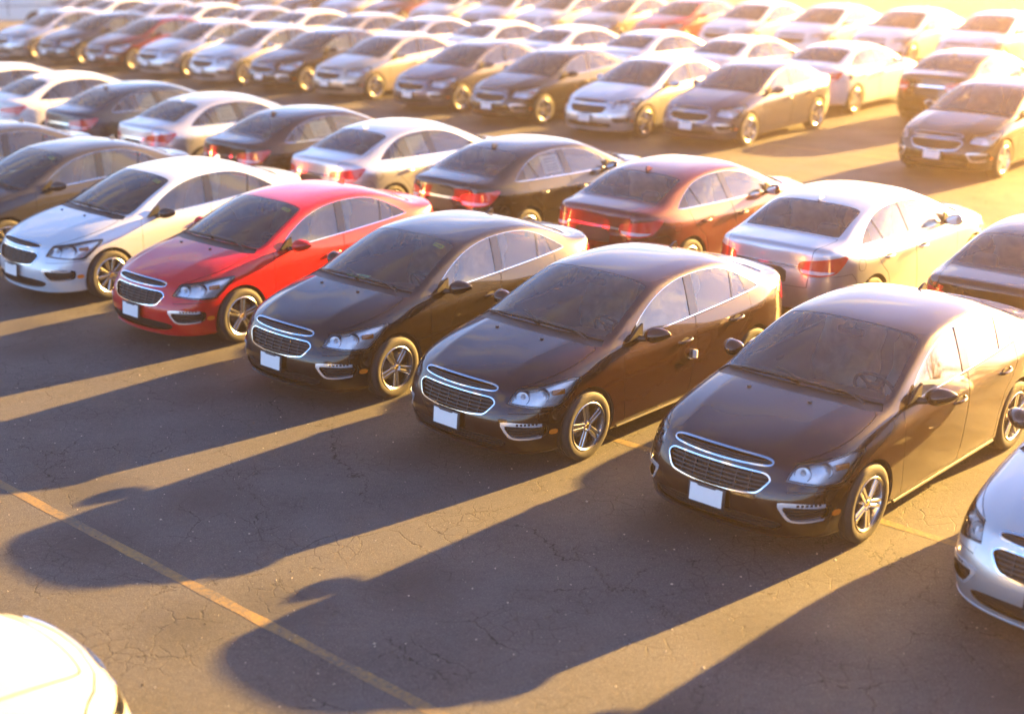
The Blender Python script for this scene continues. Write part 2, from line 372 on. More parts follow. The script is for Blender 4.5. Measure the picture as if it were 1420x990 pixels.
# ------------------------------------------------------------------ body surface of the sedan
def sedan_skin():
    """control cage of a four-door sedan (x forward, y left, z up; metres), smoothed by subdivision"""
    top = [
     [(2.148,0,.848),(2.138,.22,.845),(2.10,.44,.818),(2.01,.61,.805),(1.90,.705,.815),(1.78,.755,.835)],
     [(1.86,0,.932),(1.85,.24,.930),(1.82,.46,.934),(1.75,.645,.905),(1.70,.735,.885),(1.63,.795,.865)],
     [(1.55,0,1.003),(1.545,.25,1.000),(1.53,.48,1.001),(1.47,.69,.968),(1.41,.77,.945),(1.345,.825,.918)],
     [(1.245,0,1.056),(1.235,.26,1.054),(1.19,.51,1.050),(1.10,.755,1.015),(1.07,.80,.985),(1.05,.838,.948)],
     [(1.135,0,1.076),(1.125,.27,1.073),(1.07,.53,1.06),(.955,.782,1.024),(.92,.812,.995),(.90,.84,.956)],
     [(.66,0,1.287),(.65,.27,1.283),(.62,.50,1.262),(.55,.732,1.212),(.575,.79,1.08),(.60,.838,.964)],
     [(.19,0,1.442),(.185,.26,1.439),(.17,.48,1.424),(.12,.672,1.382),(.16,.76,1.175),(.20,.834,.978)],
     [(-.30,0,1.486),(-.30,.25,1.483),(-.30,.46,1.47),(-.30,.642,1.424),(-.30,.742,1.205),(-.30,.832,.994)],
     [(-.75,0,1.482),(-.75,.25,1.479),(-.75,.46,1.466),(-.75,.635,1.418),(-.75,.737,1.215),(-.75,.83,1.014)],
     [(-1.10,0,1.445),(-1.10,.25,1.442),(-1.10,.46,1.428),(-1.10,.63,1.372),(-1.10,.73,1.205),(-1.10,.822,1.03)],
     [(-1.47,0,1.33),(-1.47,.25,1.327),(-1.46,.47,1.313),(-1.45,.645,1.262),(-1.45,.728,1.165),(-1.45,.81,1.042)],
     [(-1.845,0,1.166),(-1.835,.26,1.165),(-1.81,.49,1.158),(-1.76,.68,1.13),(-1.745,.74,1.10),(-1.73,.79,1.05)],
     [(-2.05,0,1.146),(-2.05,.27,1.143),(-2.04,.50,1.132),(-2.02,.655,1.104),(-2.0,.705,1.082),(-1.98,.752,1.045)],
     [(-2.245,0,1.122),(-2.24,.27,1.118),(-2.205,.49,1.102),(-2.16,.61,1.088),(-2.13,.655,1.07),(-2.085,.70,1.045)]]
    # outline of the lower body, front centre to rear centre: five rows below the top edge plus the tucked-under row
    rows = {}
    rows[5] = [(2.197,0,.750),(2.184,.22,.750),(2.135,.45,.742),(2.055,.62,.738),(1.955,.735,.742),(1.835,.805,.752),(1.64,.853,.772),(1.345,.878,.80),(1.07,.882,.815),(.90,.882,.82),(.60,.882,.825),(.20,.882,.835),(-.30,.884,.848),(-.75,.886,.862),(-1.07,.888,.875),(-1.38,.888,.888),(-1.62,.872,.897),(-1.80,.84,.90),(-1.96,.785,.90),(-2.075,.725,.90),(-2.165,.635,.90),(-2.235,.49,.90),(-2.262,.27,.90),(-2.27,0,.90)]
    rows[4] = [(2.238,0,.64),(2.225,.22,.64),(2.19,.45,.638),(2.11,.635,.636),(2.00,.755,.64),(1.86,.828,.648),(1.64,.868,.66),(1.345,.892,.675),(1.07,.892,.685),(.90,.892,.688),(.60,.893,.692),(.20,.894,.70),(-.30,.896,.712),(-.75,.898,.725),(-1.07,.900,.735),(-1.38,.899,.745),(-1.62,.884,.75),(-1.80,.855,.75),(-1.955,.808,.75),(-2.085,.742,.75),(-2.195,.64,.75),(-2.265,.49,.75),(-2.295,.27,.75),(-2.303,0,.75)]
    rows[3] = [(2.287,0,.505),(2.275,.22,.505),(2.24,.45,.505),(2.165,.635,.505),(2.04,.77,.505),(1.875,.842,.505),(1.64,.874,.508),(1.345,.893,.515),(1.07,.893,.52),(.90,.893,.52),(.60,.894,.52),(.20,.895,.52),(-.30,.897,.52),(-.75,.899,.52),(-1.07,.901,.53),(-1.38,.90,.54),(-1.62,.886,.55),(-1.80,.86,.555),(-1.95,.82,.56),(-2.09,.752,.56),(-2.21,.645,.56),(-2.285,.49,.56),(-2.315,.27,.56),(-2.324,0,.56)]
    rows[2] = [(2.29,0,.345),(2.277,.22,.345),(2.235,.45,.343),(2.155,.63,.342),(2.03,.762,.34),(1.865,.835,.34),(1.63,.868,.338),(1.345,.887,.335),(1.07,.887,.333),(.90,.887,.333),(.60,.888,.333),(.20,.889,.333),(-.30,.891,.333),(-.75,.893,.333),(-1.07,.895,.335),(-1.38,.893,.34),(-1.62,.88,.36),(-1.80,.853,.38),(-1.94,.812,.40),(-2.075,.745,.40),(-2.19,.64,.40),(-2.262,.49,.40),(-2.29,.27,.40),(-2.298,0,.40)]
    rows[1] = [(2.235,0,.205),(2.222,.22,.205),(2.18,.45,.205),(2.10,.62,.203),(1.98,.745,.20),(1.83,.815,.198),(1.62,.848,.195),(1.345,.862,.19),(1.07,.862,.19),(.90,.862,.19),(.60,.863,.19),(.20,.864,.19),(-.30,.866,.19),(-.75,.868,.19),(-1.07,.868,.195),(-1.38,.864,.205),(-1.62,.85,.23),(-1.80,.82,.25),(-1.92,.782,.265),(-2.03,.72,.27),(-2.13,.62,.27),(-2.20,.49,.27),(-2.225,.27,.27),(-2.23,0,.27)]
    rows[0] = [(x*.965 if abs(x) > 1.7 else x, y*.9, z-.015) for x, y, z in rows[1]]
    nF, nS = 6, 12
    bm = bmesh.new(); uvp = bm.faces.layers.int.new('patch'); cr = bm.edges.layers.float.new('crease_edge')
    vid = {}
    def vert(p, sgn):
        k = (round(p[0], 5), round(p[1]*sgn, 5) if p[1] else 0.0, round(p[2], 5))
        if k not in vid: vid[k] = bm.verts.new(k)
        return vid[k]
    def face(ps, patch, sgn):
        vs = [vert(p, sgn) for p in ps]
        if sgn < 0: vs = vs[::-1]
        f = bm.faces.new(vs); f[uvp] = patch
    contour6 = top[0][:6]+[top[i][5] for i in range(1, 13)]+top[13][::-1]
    rows[6] = contour6; n = len(contour6)
    for s in (1, -1):
        for r in range(6):
            for k in range(n-1):
                a, b, c, d = rows[r][k], rows[r][k+1], rows[r+1][k+1], rows[r+1][k]
                face((a, b, c, d), 0, s)
        for i in range(13):
            for j in range(5):
                face((top[i][j], top[i][j+1], top[i+1][j+1], top[i+1][j]), 1 if j < 3 else 2, s)
    def crease(p, q, w):
        for s in (1, -1):
            e = bm.edges.get((vert(p, s), vert(q, s)))
            if e is not None: e[cr] = w
    for i in range(4, 11): crease(top[i][3], top[i+1][3], .35)
    for j in range(3): crease(top[4][j], top[4][j+1], .55); crease(top[11][j], top[11][j+1], .35); crease(top[13][j], top[13][j+1], .3); crease(top[6][j], top[6][j+1], .25)
    for i in range(0, 4): crease(top[i][2], top[i+1][2], .55)
    for k in range(7, 18): crease(rows[5][k], rows[5][k+1], .35)
    for k in range(0, n-1): crease(rows[1][k], rows[1][k+1], .4)
    for k in range(4, 13): crease(contour6[k], contour6[k+1], .25)
    me = bpy.data.meshes.new('cage'); bm.to_mesh(me); bm.free()
    o = bpy.data.objects.new('cage', me); COL.objects.link(o)
    md = o.modifiers.new('s', 'SUBSURF'); md.levels = 3; md.render_levels = 3
    dg = bpy.context.evaluated_depsgraph_get(); ev = o.evaluated_get(dg); em = ev.to_mesh()
    em.calc_loop_triangles()
    V = np.empty(len(em.vertices)*3); em.vertices.foreach_get('co', V); V = V.reshape(-1, 3)
    N = np.empty(len(em.vertices)*3); em.vertex_normals.foreach_get('vector', N); N = N.reshape(-1, 3)
    F = np.empty(len(em.loop_triangles)*3, np.int32); em.loop_triangles.foreach_get('vertices', F); F = F.reshape(-1, 3)
    pi = np.empty(len(em.loop_triangles), np.int32); em.loop_triangles.foreach_get('polygon_index', pi)
    pa = np.empty(len(em.polygons), np.int32); em.attributes['patch'].data.foreach_get('value', pa)
    A = pa[pi]
    ev.to_mesh_clear(); bpy.data.objects.remove(o); bpy.data.meshes.remove(me)
    return Soup(V, N, F, A)

WHX_F, WHX_R, WHZ = 1.345, -1.34, .332

def sedan_meshes(plain=False):
    """cuts the skin into the panels, panes and lamps; returns {key: (part name, mesh, parent key, uses paint)}"""
    G = .007 if plain else .0028
    s = sedan_skin()
    out = {}
    def keep(key, name, me, parent=None, painted=False): out[key] = (name, me, parent, painted)
    both = lambda p: {'left': p.sub(p.V[p.F].mean(1)[:, 1] > 0), 'right': p.sub(p.V[p.F].mean(1)[:, 1] < 0)}
    # wheel openings
    def arches(V):
        a = np.hypot(V[:, 0]-WHX_F, V[:, 2]-.335)-.372; b = np.hypot(V[:, 0]-WHX_R, V[:, 2]-.335)-.372
        return np.maximum(np.minimum(a, b), .45-np.abs(V[:, 1]))
    _, s = s.cut(arches, (0, 2))
    # side windows: one opening with panes, pillar covers and a filler
    dlo = chaikin(P2([(.70, .988), (.50, 1.135), (.28, 1.245), (.12, 1.305), (-.08, 1.355), (-.35, 1.386), (-.70, 1.384), (-.95, 1.352), (-1.15, 1.283), (-1.35, 1.180), (-1.50, 1.085), (-1.50, 1.062), (-1.0, 1.040), (-.30, 1.012), (.20, .998)]), 1)
    op, s = s.cut(side_of(dlo), (2, 0))
    trim, op = op.cut(lambda V: -(sdf(dlo, V[:, [0, 2]])+np.where(V[:, 2] < 1.07, .009, .004)), (0, 1, 2))
    def bar(x0, z0, x1, z1, w):
        d = np.array([x1-x0, z1-z0]); L = np.hypot(*d); nrm = np.array([-d[1], d[0]])/L
        return lambda V: np.abs((V[:, [0, 2]]-[x0, z0])@nrm)-w
    pil, op = op.cut(bar(-.335, .99, -.415, 1.40, .062))
    div, op = op.cut(bar(-1.005, 1.03, -1.13, 1.30, .014))
    fil, op = op.cut(lambda V: V[:, 0]+1.275-(V[:, 2]-1.05)*.10)
    for sd, q in both(trim).items(): keep('trim_'+sd, 'window_trim', soup_mesh('window_trim', q.off(.002), M['chrome'], .012))
    for sd, q in both(pil).items(): keep('pillar_'+sd, 'pillar_cover', soup_mesh('pillar_cover', q.off(.001), M['gloss_black'], .015))
    for sd, q in both(div).items(): keep('divider_'+sd, 'window_divider', soup_mesh('window_divider', q, M['gloss_black'], .012))
    for sd, q in both(fil).items(): keep('filler_'+sd, 'window_filler', soup_mesh('window_filler', q.off(-.003), M['gloss_black'], .012))
    def xr(q, a, b):
        c = q.V[q.F].mean(1)[:, 0]; return q.sub((c > a) & (c < b))
    for sd, q in both(op).items():
        keep('front_pane_'+sd, 'side_window', soup_mesh('front_side_window', xr(q, -.37, 2).off(-.005), M['side_glass']))
        keep('rear_pane_'+sd, 'side_window', soup_mesh('rear_side_window', xr(q, -1.068, -.37).off(-.005), M['side_glass']))
        keep('quarter_pane_'+sd, 'quarter_window', soup_mesh('quarter_window', xr(q, -2, -1.068).off(-.005), M['side_glass']))
    # windshield with its black border
    ws = chaikin(P2([(.172, 0), (.165, .35), (.150, .59), (.19, .630), (.55, .690), (.89, .752), (.955, .735), (1.045, .52), (1.098, .27), (1.108, 0)]), 1, False)
    w, s = s.cut(top_of(ws), (1,))
    wf = top_of(ws)
    frit, w = w.cut(lambda V: -(wf(V)+np.where(V[:, 0] > .85, .032, .016)))
    keep('windshield', 'windshield', soup_mesh('windshield', w.off(-.003), M['glass']))
    keep('frit', 'windshield_border', soup_mesh('windshield_border', frit.off(-.003), M['gloss_black'], .01), 'windshield')
    # rear window
    rw = chaikin(P2([(-1.165, 0), (-1.16, .38), (-1.15, .545), (-1.19, .575), (-1.45, .592), (-1.70, .612), (-1.745, .60), (-1.785, .45), (-1.80, .25), (-1.805, 0)]), 1, False)
    b, s = s.cut(top_of(rw), (1,))
    bf = top_of(rw)
    frit2, b = b.cut(lambda V: -(bf(V)+.022))
    keep('rear_window', 'rear_window', soup_mesh('rear_window', b.off(-.003), M['glass']))
    keep('frit2', 'rear_window_border', soup_mesh('rear_window_border', frit2.off(-.003), M['gloss_black'], .01), 'rear_window')
    # cowl between hood and windshield
    cw = P2([(1.112, 0), (1.102, .27), (1.05, .52), (.96, .738), (1.04, .775), (1.13, .70), (1.20, .50), (1.232, .26), (1.24, 0)])
    c, s = s.cut(top_of(cw), (1, 2))
    keep('cowl', 'cowl_panel', soup_mesh('cowl_panel', c.off(-.012), M['black'], .01))
    # grilles
    ug = [(0, .830), (.2, .827), (.36, .818), (.437, .804), (.456, .784), (.43, .764), (.30, .760), (.12, .758), (0, .757)]
    lg = [(0, .722), (.2, .720), (.36, .717), (.432, .711), (.474, .672), (.452, .635), (.398, .566), (.34, .552), (.18, .536), (0, .531)]
    for key, poly, zs, nm in (('upper', ug, (.772, .790, .808), 'upper_grille'), ('lower', lg, (.560, .592, .624, .656, .688), 'lower_grille')):
        fr = front_of(poly, 2); fx = lambda V, fr=fr: np.maximum(fr(V), 1.6-V[:, 0])
        g, s = s.cut(lambda V: fx(V)-.005, (0, 1))
        ring, g = g.cut(lambda V: -(fx(V)+.0065))
        keep(nm, nm, soup_mesh(nm, g.off(-.045), M['liner'], -.05, M['black']))
        keep(nm+'_surround', 'grille_surround', soup_mesh('grille_surround', ring.off(.007), M['chrome'], .03), nm)
        for z0 in zs:
            br, _ = g.cut(lambda V: np.abs(V[:, 2]-z0+.03*np.abs(V[:, 1])*(1 if key == 'upper' else .3))-.0055)
            keep(f'{nm}_slat_{z0}', 'grille_slat', soup_mesh('grille_slat', br.off(-.012), M['black'], .025), nm)
        if key == 'lower':
            vb = None
            for y0 in (-.31, -.19, -.065, .065, .19, .31):
                br, _ = g.cut(lambda V: np.abs(V[:, 1]-y0)-.004); vb = br if vb is None else vb+br
            keep('grille_bars', 'grille_uprights', soup_mesh('grille_uprights', vb.off(-.016), M['black'], .02), nm)
    # headlights
    hl = chaikin(P2([(2.045, .798), (2.155, .700), (2.10, .672), (1.92, .632), (1.71, .610), (1.66, .640), (1.52, .735), (1.385, .826), (1.50, .833), (1.66, .832), (1.85, .815)]), 1)
    hf = lambda V: np.maximum(sdf(hl, V[:, [0, 2]]), .575-np.abs(V[:, 1])+(V[:, 2]-.70)*.25)
    if plain:   # lamps low in the nose, under the edge of the hood
        hlp = chaikin(P2([(.50, .62), (.50, .70), (.74, .70), (.78, .66), (.74, .62)]), 1)
        hf = lambda V: np.maximum(sdf(hlp, np.stack([np.abs(V[:, 1]), V[:, 2]], 1)), 1.9-V[:, 0])
    h, s = s.cut(lambda V: hf(V)-.003, (0, 1, 2)); h, _ = h.cut(hf)
    for sd, q in both(h).items():
        keep('headlight_'+sd, 'headlight', soup_mesh('headlight', q.off(-.055), M['reflector'], -.052, M['black']))
        keep('headlight_cover_'+sd, 'lamp_cover', soup_mesh('lamp_cover', q.off(-.001), M['clear'], .004, M['black']), 'headlight_'+sd)
        sg = 1 if sd == 'left' else -1
        mb = MB()
        for (x, y, z, r) in ((2.00, .655, .715, .060), (1.84, .752, .715, .055)):
            mb.M = Matrix.Translation((x-.035, sg*(y-.02), z)) @ Matrix.Rotation(sg*R(28), 4, 'Z') @ Matrix.Rotation(R(90), 4, 'Y')
            mb.lathe([(.0, -.05), (r*.35, -.045), (r*.8, -.01), (r, .022), (r*1.08, .022), (r*1.1, -.02)], 24, 0, 'Z')
            mb.lathe([(.0, .022), (r*.22, .02), (r*.36, .005), (r*.4, -.03)], 16, 1, 'Z')
        keep('headlight_bowl_'+sd, 'lamp_bowl', mb.mesh('lamp_bowl', [M['chrome'], M['white_lens']]), 'headlight_'+sd)
        mb = MB(); mb.box((1.68, sg*.808, .735), (.13, .02, .05), 0, .008, Matrix.Rotation(-sg*R(20), 3, 'Z'))
        keep('headlight_signal_'+sd, 'turn_signal', mb.mesh('turn_signal', M['amber']), 'headlight_'+sd)
        rg, _ = q.cut(lambda V: np.abs(hf(V)+.011)-.006)
        keep('headlight_bezel_'+sd, 'lamp_bezel', soup_mesh('lamp_bezel', rg.off(-.012), M['gloss_black'], .02), 'headlight_'+sd)
    # fog lamp recesses with chrome bars
    fg = chaikin(P2([(-1.165, .508), (-1.10, .520), (-.95, .515), (-.725, .490), (-.712, .435), (-.735, .365), (-.95, .352), (-1.055, .362), (-1.10, .40)]), 1)
    ff = corner_of(fg, 1); fx = lambda V: np.maximum(ff(V), 1.3-V[:, 0])
    g, s = s.cut(lambda V: fx(V)-.002, (0,))
    ring, g = g.cut(lambda V: -(fx(V)+np.where(V[:, 2] > .47, .032, np.where(V[:, 2] < .385, .016, .022))))
    def t45(V): return (np.abs(V[:, 1])-V[:, 0])*.7071
    outr, ring = ring.cut(lambda V: -(t45(V)+.775))
    for sd, q in both(g).items(): keep('fog_'+sd, 'fog_lamp_recess', soup_mesh('fog_lamp_recess', q.off(-.04), M['black'], -.045, M['black']))
    for sd, q in both(ring).items(): keep('fog_chrome_'+sd, 'chrome_bezel', soup_mesh('chrome_bezel', q.off(.004), M['trim'], .03), 'fog_'+sd)
    for sd, q in both(outr).items(): keep('fog_outer_'+sd, 'bezel_end', soup_mesh('bezel_end', q.off(-.012), M['gloss_black'], .03), 'fog_'+sd)
    for sd, q in both(g).items():
        slat = None
        for z0 in (.39, .42, .45):
            br, _ = q.cut(lambda V: np.abs(V[:, 2]-z0)-.006); slat = br if slat is None else slat+br
        keep('fog_slat_'+sd, 'recess_slats', soup_mesh('recess_slats', slat.off(-.022), M['black'], .02), 'fog_'+sd)
    # daytime light segments in the upper bezel bar
    for sd, q in both(ring).items():
        led = None
        for t in (-1.0, -.965, -.93, -.895, -.86, -.825):
            br, _ = q.cut(lambda V: np.maximum(np.maximum(np.abs(t45(V)-t)-.011, np.abs(V[:, 2]-.500)-.009), .3-V[:, 2])); led = br if led is None else led+br
        keep('led_'+sd, 'light_segments', soup_mesh('light_segments', led.off(.0045), M['gloss_black'], .004), 'fog_'+sd)
    # lower intake
    li = front_of([(0, .385), (.45, .380), (.60, .345), (.57, .290), (.45, .265), (0, .262)], 2); lx = lambda V: np.maximum(li(V), 1.6-V[:, 0])
    g, s = s.cut(lx, (0,))
    keep('intake', 'lower_intake', soup_mesh('lower_intake', g.off(-.03), M['liner'], -.03, M['black']))
    sl = None
    for z0 in (.285, .31, .335, .36):
        br, _ = g.cut(lambda V: np.abs(V[:, 2]-z0)-.006); sl = br if sl is None else sl+br
    keep('intake_slats', 'intake_slats', soup_mesh('intake_slats', sl.off(-.012), M['black'], .02), 'intake')
    # front lip
    lip, s = s.cut(lambda V: np.maximum(np.maximum(V[:, 2]-.222, 1.72-V[:, 0]), .19-V[:, 2]), (0,))
    keep('lip', 'front_lip', soup_mesh('front_lip', lip.off(.006), M['paint:black'], .02), None, True)
    # side marker
    mk = chaikin(P2([(1.835, .425), (1.835, .375), (1.738, .368), (1.738, .418)]), 1)
    q0, s = s.cut(lambda V: np.maximum(sdf(mk, V[:, [0, 2]]), .6-np.abs(V[:, 1])), (0,))
    for sd, q in both(q0).items(): keep('marker_'+sd, 'side_marker', soup_mesh('side_marker', q.off(.002), M['amber'], .01))
    # tail lights
    tl = chaikin(P2([(-1.30, .915), (-1.27, .955), (-1.15, .972), (-.95, .985), (-.705, 1.0), (-.80, .885), (-.90, .805), (-1.10, .788), (-1.25, .80), (-1.295, .84)]), 1)
    tf = corner_of(tl, -1); tx = lambda V: np.maximum(tf(V), V[:, 0]+1.4)
    t, s = s.cut(lambda V: tx(V)-.002, (0, 1, 2))
    low, hi = t.cut(lambda V: np.maximum(np.abs(V[:, 2]-.832+(np.abs(V[:, 1])-.6)*.1)-.02, -(tx(V)+.016)*-1))
    for sd, q in both(hi).items(): keep('tail_'+sd, 'tail_light', soup_mesh('tail_light', q.off(.004), M['red_lens'], .03))
    for sd, q in both(low).items(): keep('tail_clear_'+sd, 'reverse_lens', soup_mesh('reverse_lens', q.off(.003), M['white_lens'], .02), 'tail_'+sd)
    # chrome strip and number plate recess at the back
    cs = front_of([(0, .905), (.40, .905), (.42, .88), (.40, .872), (0, .872)], 1)
    q, s = s.cut(lambda V: np.maximum(cs(V), V[:, 0]+1.9), (0,))
    keep('rear_chrome', 'chrome_strip', soup_mesh('chrome_strip', q.off(.010), M['chrome'], .02))
    pr = front_of([(0, .862), (.27, .862), (.29, .72), (.27, .69), (0, .69)], 1)
    q, s = s.cut(lambda V: np.maximum(pr(V), V[:, 0]+1.9), (0,))
    keep('plate_recess', 'plate_recess', soup_mesh('plate_recess', q.off(-.03), M['black'], -.03))
    lr = front_of([(0, .40), (.55, .40), (.62, .33), (.55, .28), (0, .28)], 1)
    q, s = s.cut(lambda V: np.maximum(lr(V), V[:, 0]+1.9), (0,))
    keep('rear_valance', 'rear_valance', soup_mesh('rear_valance', q.off(-.004), M['black'], .01))
    inner = s
    # panels
    def panel(key, name, fn, patches, split=False, parent=None):
        nonlocal s
        q, s = s.cut(fn, patches); q, _ = q.cut(lambda V: fn(V)+2*G)
        if split:
            for sd, p in both(q).items(): keep(f'{key}_{sd}', name, soup_mesh(name, p, M['paint:black'], .014, M['seal']), parent, True)
        else: keep(key, name, soup_mesh(name, q, M['paint:black'], .014, M['seal']), parent, True)
    hood = chaikin(P2([(1.222, 0), (1.215, .26), (1.175, .52), (1.09, .735), (1.12, .772), (1.25, .782), (1.42, .787), (1.62, .765), (1.80, .715), (1.99, .615), (2.08, .46), (2.122, .22), (2.132, 0)]), 1, False)
    hood[-1] = (2.132, 0); hood[0] = (1.222, 0)
    if plain:
        hood = chaikin(P2([(1.222, 0), (1.215, .26), (1.175, .50), (1.13, .60), (1.18, .635), (1.45, .62), (1.75, .575), (1.90, .53), (1.94, .48), (1.985, .25), (1.995, 0)]), 1, False)
        hood[-1] = (1.995, 0); hood[0] = (1.222, 0)
    panel('hood', 'hood', top_of(hood), (1, 2))
    trunk = P2([(-1.828, 0), (-1.81, .45), (-1.765, .615), (-1.80, .628), (-2.0, .60), (-2.14, .565), (-2.26, .53), (-2.40, .53), (-2.40, 0)])
    tt = top_of(trunk)
    panel('trunk', 'trunk_lid', lambda V: np.maximum(tt(V), .66-V[:, 2]+np.maximum(0, V[:, 0]+1.7)*10), (0, 1, 2))
    fd = P2([(.80, .245), (.835, .55), (.825, .80), (.80, .985), (-.345, 1.009), (-.30, .80), (-.225, .40), (-.20, .245)])
    rd = P2([(-.208, .245), (-.233, .40), (-.308, .80), (-.353, 1.009), (-1.30, 1.05), (-1.27, .90), (-1.16, .77), (-1.02, .66), (-.945, .50), (-.925, .36), (-.925, .245)])
    sidefn = lambda p: (lambda V: np.maximum(sdf(p, V[:, [0, 2]]), .5-np.abs(V[:, 1])))
    panel('front_door', 'front_door', sidefn(fd), (0, 2), True)
    panel('rear_door', 'rear_door', sidefn(rd), (0, 2), True)
    fu = chaikin(P2([(-1.54, .93), (-1.54, .79), (-1.68, .79), (-1.68, .93)]), 2)
    panel('fuel', 'fuel_door', lambda V: np.maximum(sdf(fu, V[:, [0, 2]]), .5+V[:, 1]), (0,))
    bf_ = P2([(3, .60), (1.70, .602), (1.66, .62), (1.60, .57), (1.53, .50), (1.45, .3), (1.45, -1), (3, -1)])
    if plain:
        nb = top_of([(2.075, 0), (2.06, .25), (2.0, .50), (1.90, .655), (1.74, .80), (1.74, 1.2), (3, 1.2), (3, 0)])
        panel('front_bumper', 'front_bumper', nb, (0, 1, 2))
    else: panel('front_bumper', 'front_bumper', lambda V: np.where(np.abs(V[:, 1]) < .60, np.maximum(sdf(P2([(3, .90), (1.9, .90), (1.9, .60), (1.9, -1), (3, -1)]), V[:, [0, 2]]), -9), sdf(bf_, V[:, [0, 2]])), (0,))
    br_ = P2([(-3, .785), (-2.0, .785), (-1.80, .79), (-1.715, .70), (-1.70, .55), (-1.60, .3), (-1.6, -1), (-3, -1)])
    panel('rear_bumper', 'rear_bumper', lambda V: np.maximum(sdf(br_, V[:, [0, 2]]), V[:, 0]+1.4), (0,))
    keep('body', 'body', soup_mesh('body', s, M['paint:black'], .014, M['seal']), None, True)
    inn = inner.off(-.022)
    # the lining is pale above the belt line and dark below
    up = (inn.V[inn.F].mean(1)[:, 2] > 1.12)
    keep('lining', 'cabin_lining', mesh_from('cabin_lining', inn.V, inn.F, inn.N, [M['cabin'], M['headliner']], up.astype(np.int32)))
    return out
# ------------------------------------------------------------------ the rest of the sedan
def blob_mesh(name, mat, size, n=24, m=16, e=.45, noise=0., seed=1, rot=None, loc=(0, 0, 0), nscale=6.):
    """super-ellipsoid cushion with optional crumple"""
    from mathutils import noise as nz
    V, F = [], []
    sp = lambda v, p: math.copysign(abs(v)**p, v)
    for i in range(m+1):
        ph = -math.pi/2+math.pi*i/m
        for k in range(n):
            th = 2*math.pi*k/n
            p = Vector((size[0]*sp(math.cos(ph), e)*sp(math.cos(th), e), size[1]*sp(math.cos(ph), e)*sp(math.sin(th), e), size[2]*sp(math.sin(ph), e)))
            if noise:
                q = p*nscale+Vector((seed*7.3, seed*3.1, 0)); p = p*(1+noise*nz.noise(q))+Vector((nz.noise(q*2.3+Vector((9, 1, 4))), nz.noise(q*2.3+Vector((3, 7, 2))), nz.noise(q*2.1)))*noise*.12
            V.append(p)
    for i in range(m):
        for k in range(n): F.append((i*n+k, i*n+(k+1) % n, (i+1)*n+(k+1) % n, (i+1)*n+k))
    Mx = Matrix.Translation(loc) @ (rot.to_4x4() if rot else Matrix.Identity(4))
    me = mesh_from(name, [Mx @ v for v in V], F, None, [mat]); return me
def join_meshes(name, meshes, mats=None):
    V, F, mi, ml = [], [], [], []
    for me in meshes:
        k = len(V); V += [v.co.copy() for v in me.vertices]
        for p in me.polygons:
            F.append([i+k for i in p.vertices]); mt = me.materials[p.material_index]
            if mt not in ml: ml.append(mt)
            mi.append(ml.index(mt))
        bpy.data.meshes.remove(me)
    me = mesh_from(name, V, F, None, ml, mi); me.set_sharp_from_angle(angle=R(45)); return me

def wheel_meshes():
    w = {}
    mb = MB()  # tyre, outer face towards +y
    prof = [(.205, .075), (.222, .098), (.25, .107), (.285, .110), (.308, .104), (.322, .094), (.331, .078)]
    groove = []
    for y in (.062, .022, -.022, -.062):
        groove += [(.333, y+.012), (.325, y+.009), (.325, y-.001), (.333, y-.004)]
    prof = prof+groove+[(.331, -.082), (.320, -.098), (.285, -.110), (.24, -.105), (.205, -.085)]
    mb.lathe(prof, 48)
    # raised ring on the sidewall
    w['tyre'] = mb.mesh('tyre', M['tyre'], True, 50)
    def rim(kind):
        mb = MB()
        mb.lathe([(.228, .098), (.232, .104), (.226, .108), (.212, .098), (.204, .07), (.196, .02), (.192, -.07), (.205, -.09)], 48)
        mb.lathe([(.0, .088), (.030, .088), (.034, .084), (.060, .080), (.066, .06), (.066, .02), (0, .02)], 30)
        n = 5 if kind == 'alloy' else 10
        for k in range(n):
            a = 2*math.pi*k/n+R(90)
            mb.M = Matrix.Rotation(-a, 4, 'Y')
            w0, w1 = (.030, .043) if kind == 'alloy' else (.014, .026)
            for sx in ((-1, 1) if kind == 'alloy' else (0,)):
                # each spoke: two raised flanks with a groove between
                if sx:
                    y0, y1 = sx*.004, None
                    A = [(.055, sx*.003), (.055, sx*w0), (.205, sx*w1), (.205, sx*.007)]
                else:
                    A = [(.055, -w0), (.055, w0), (.205, w1), (.205, -w1)]
                t = [.088, .086, .094, .090] if sx else [.086, .086, .098, .098]
                V = [(x, t[i], z) for i, (x, z) in enumerate(A)]+[(x, .045, z*1.0) for x, z in A]
                # bevelled crown
                ca = [(x*.985+.002, t[i]+.006, z*.72+sx*.006) for i, (x, z) in enumerate(A)]
                V = ca+V; F = [(0, 1, 2, 3)]+[(i, (i+1) % 4, 4+(i+1) % 4, 4+i) for i in range(4)]+[(4+i, 4+(i+1) % 4, 8+(i+1) % 4, 8+i) for i in range(4)]
                mb.add(V, F)
        mb.M = Matrix.Identity(4)
        return mb.mesh('rim', [M['alloy']], True, 30)
    w['rim'] = rim('alloy'); w['cap_rim'] = rim('cap')
    mb = MB(); mb.lathe([(.0, .094), (.020, .094), (.024, .088), (.024, .08), (0, .08)], 20, 0); w['cap'] = mb.mesh('hub_cap', M['gold'])
    mb = MB()
    for k in range(5):
        a = 2*math.pi*(k+.5)/5+R(90); mb.M = Matrix.Translation((.045*math.cos(a), 0, .045*math.sin(a)))
        mb.lathe([(0, .094), (.007, .094), (.008, .08), (0, .08)], 8)
    w['nuts'] = mb.mesh('wheel_nuts', M['chrome'])
    mb = MB(); mb.lathe([(.0, .03), (.135, .03), (.135, .012), (0, .012)], 32, 0); mb.lathe([(.19, -.02), (0, -.02), (0, -.03), (.19, -.03)], 24, 1)
    mb.box((-.10, .03, .06), (.07, .06, .12), 0, .012)
    w['brake'] = mb.mesh('brake_disc', [M['brake'], M['liner']])
    return w

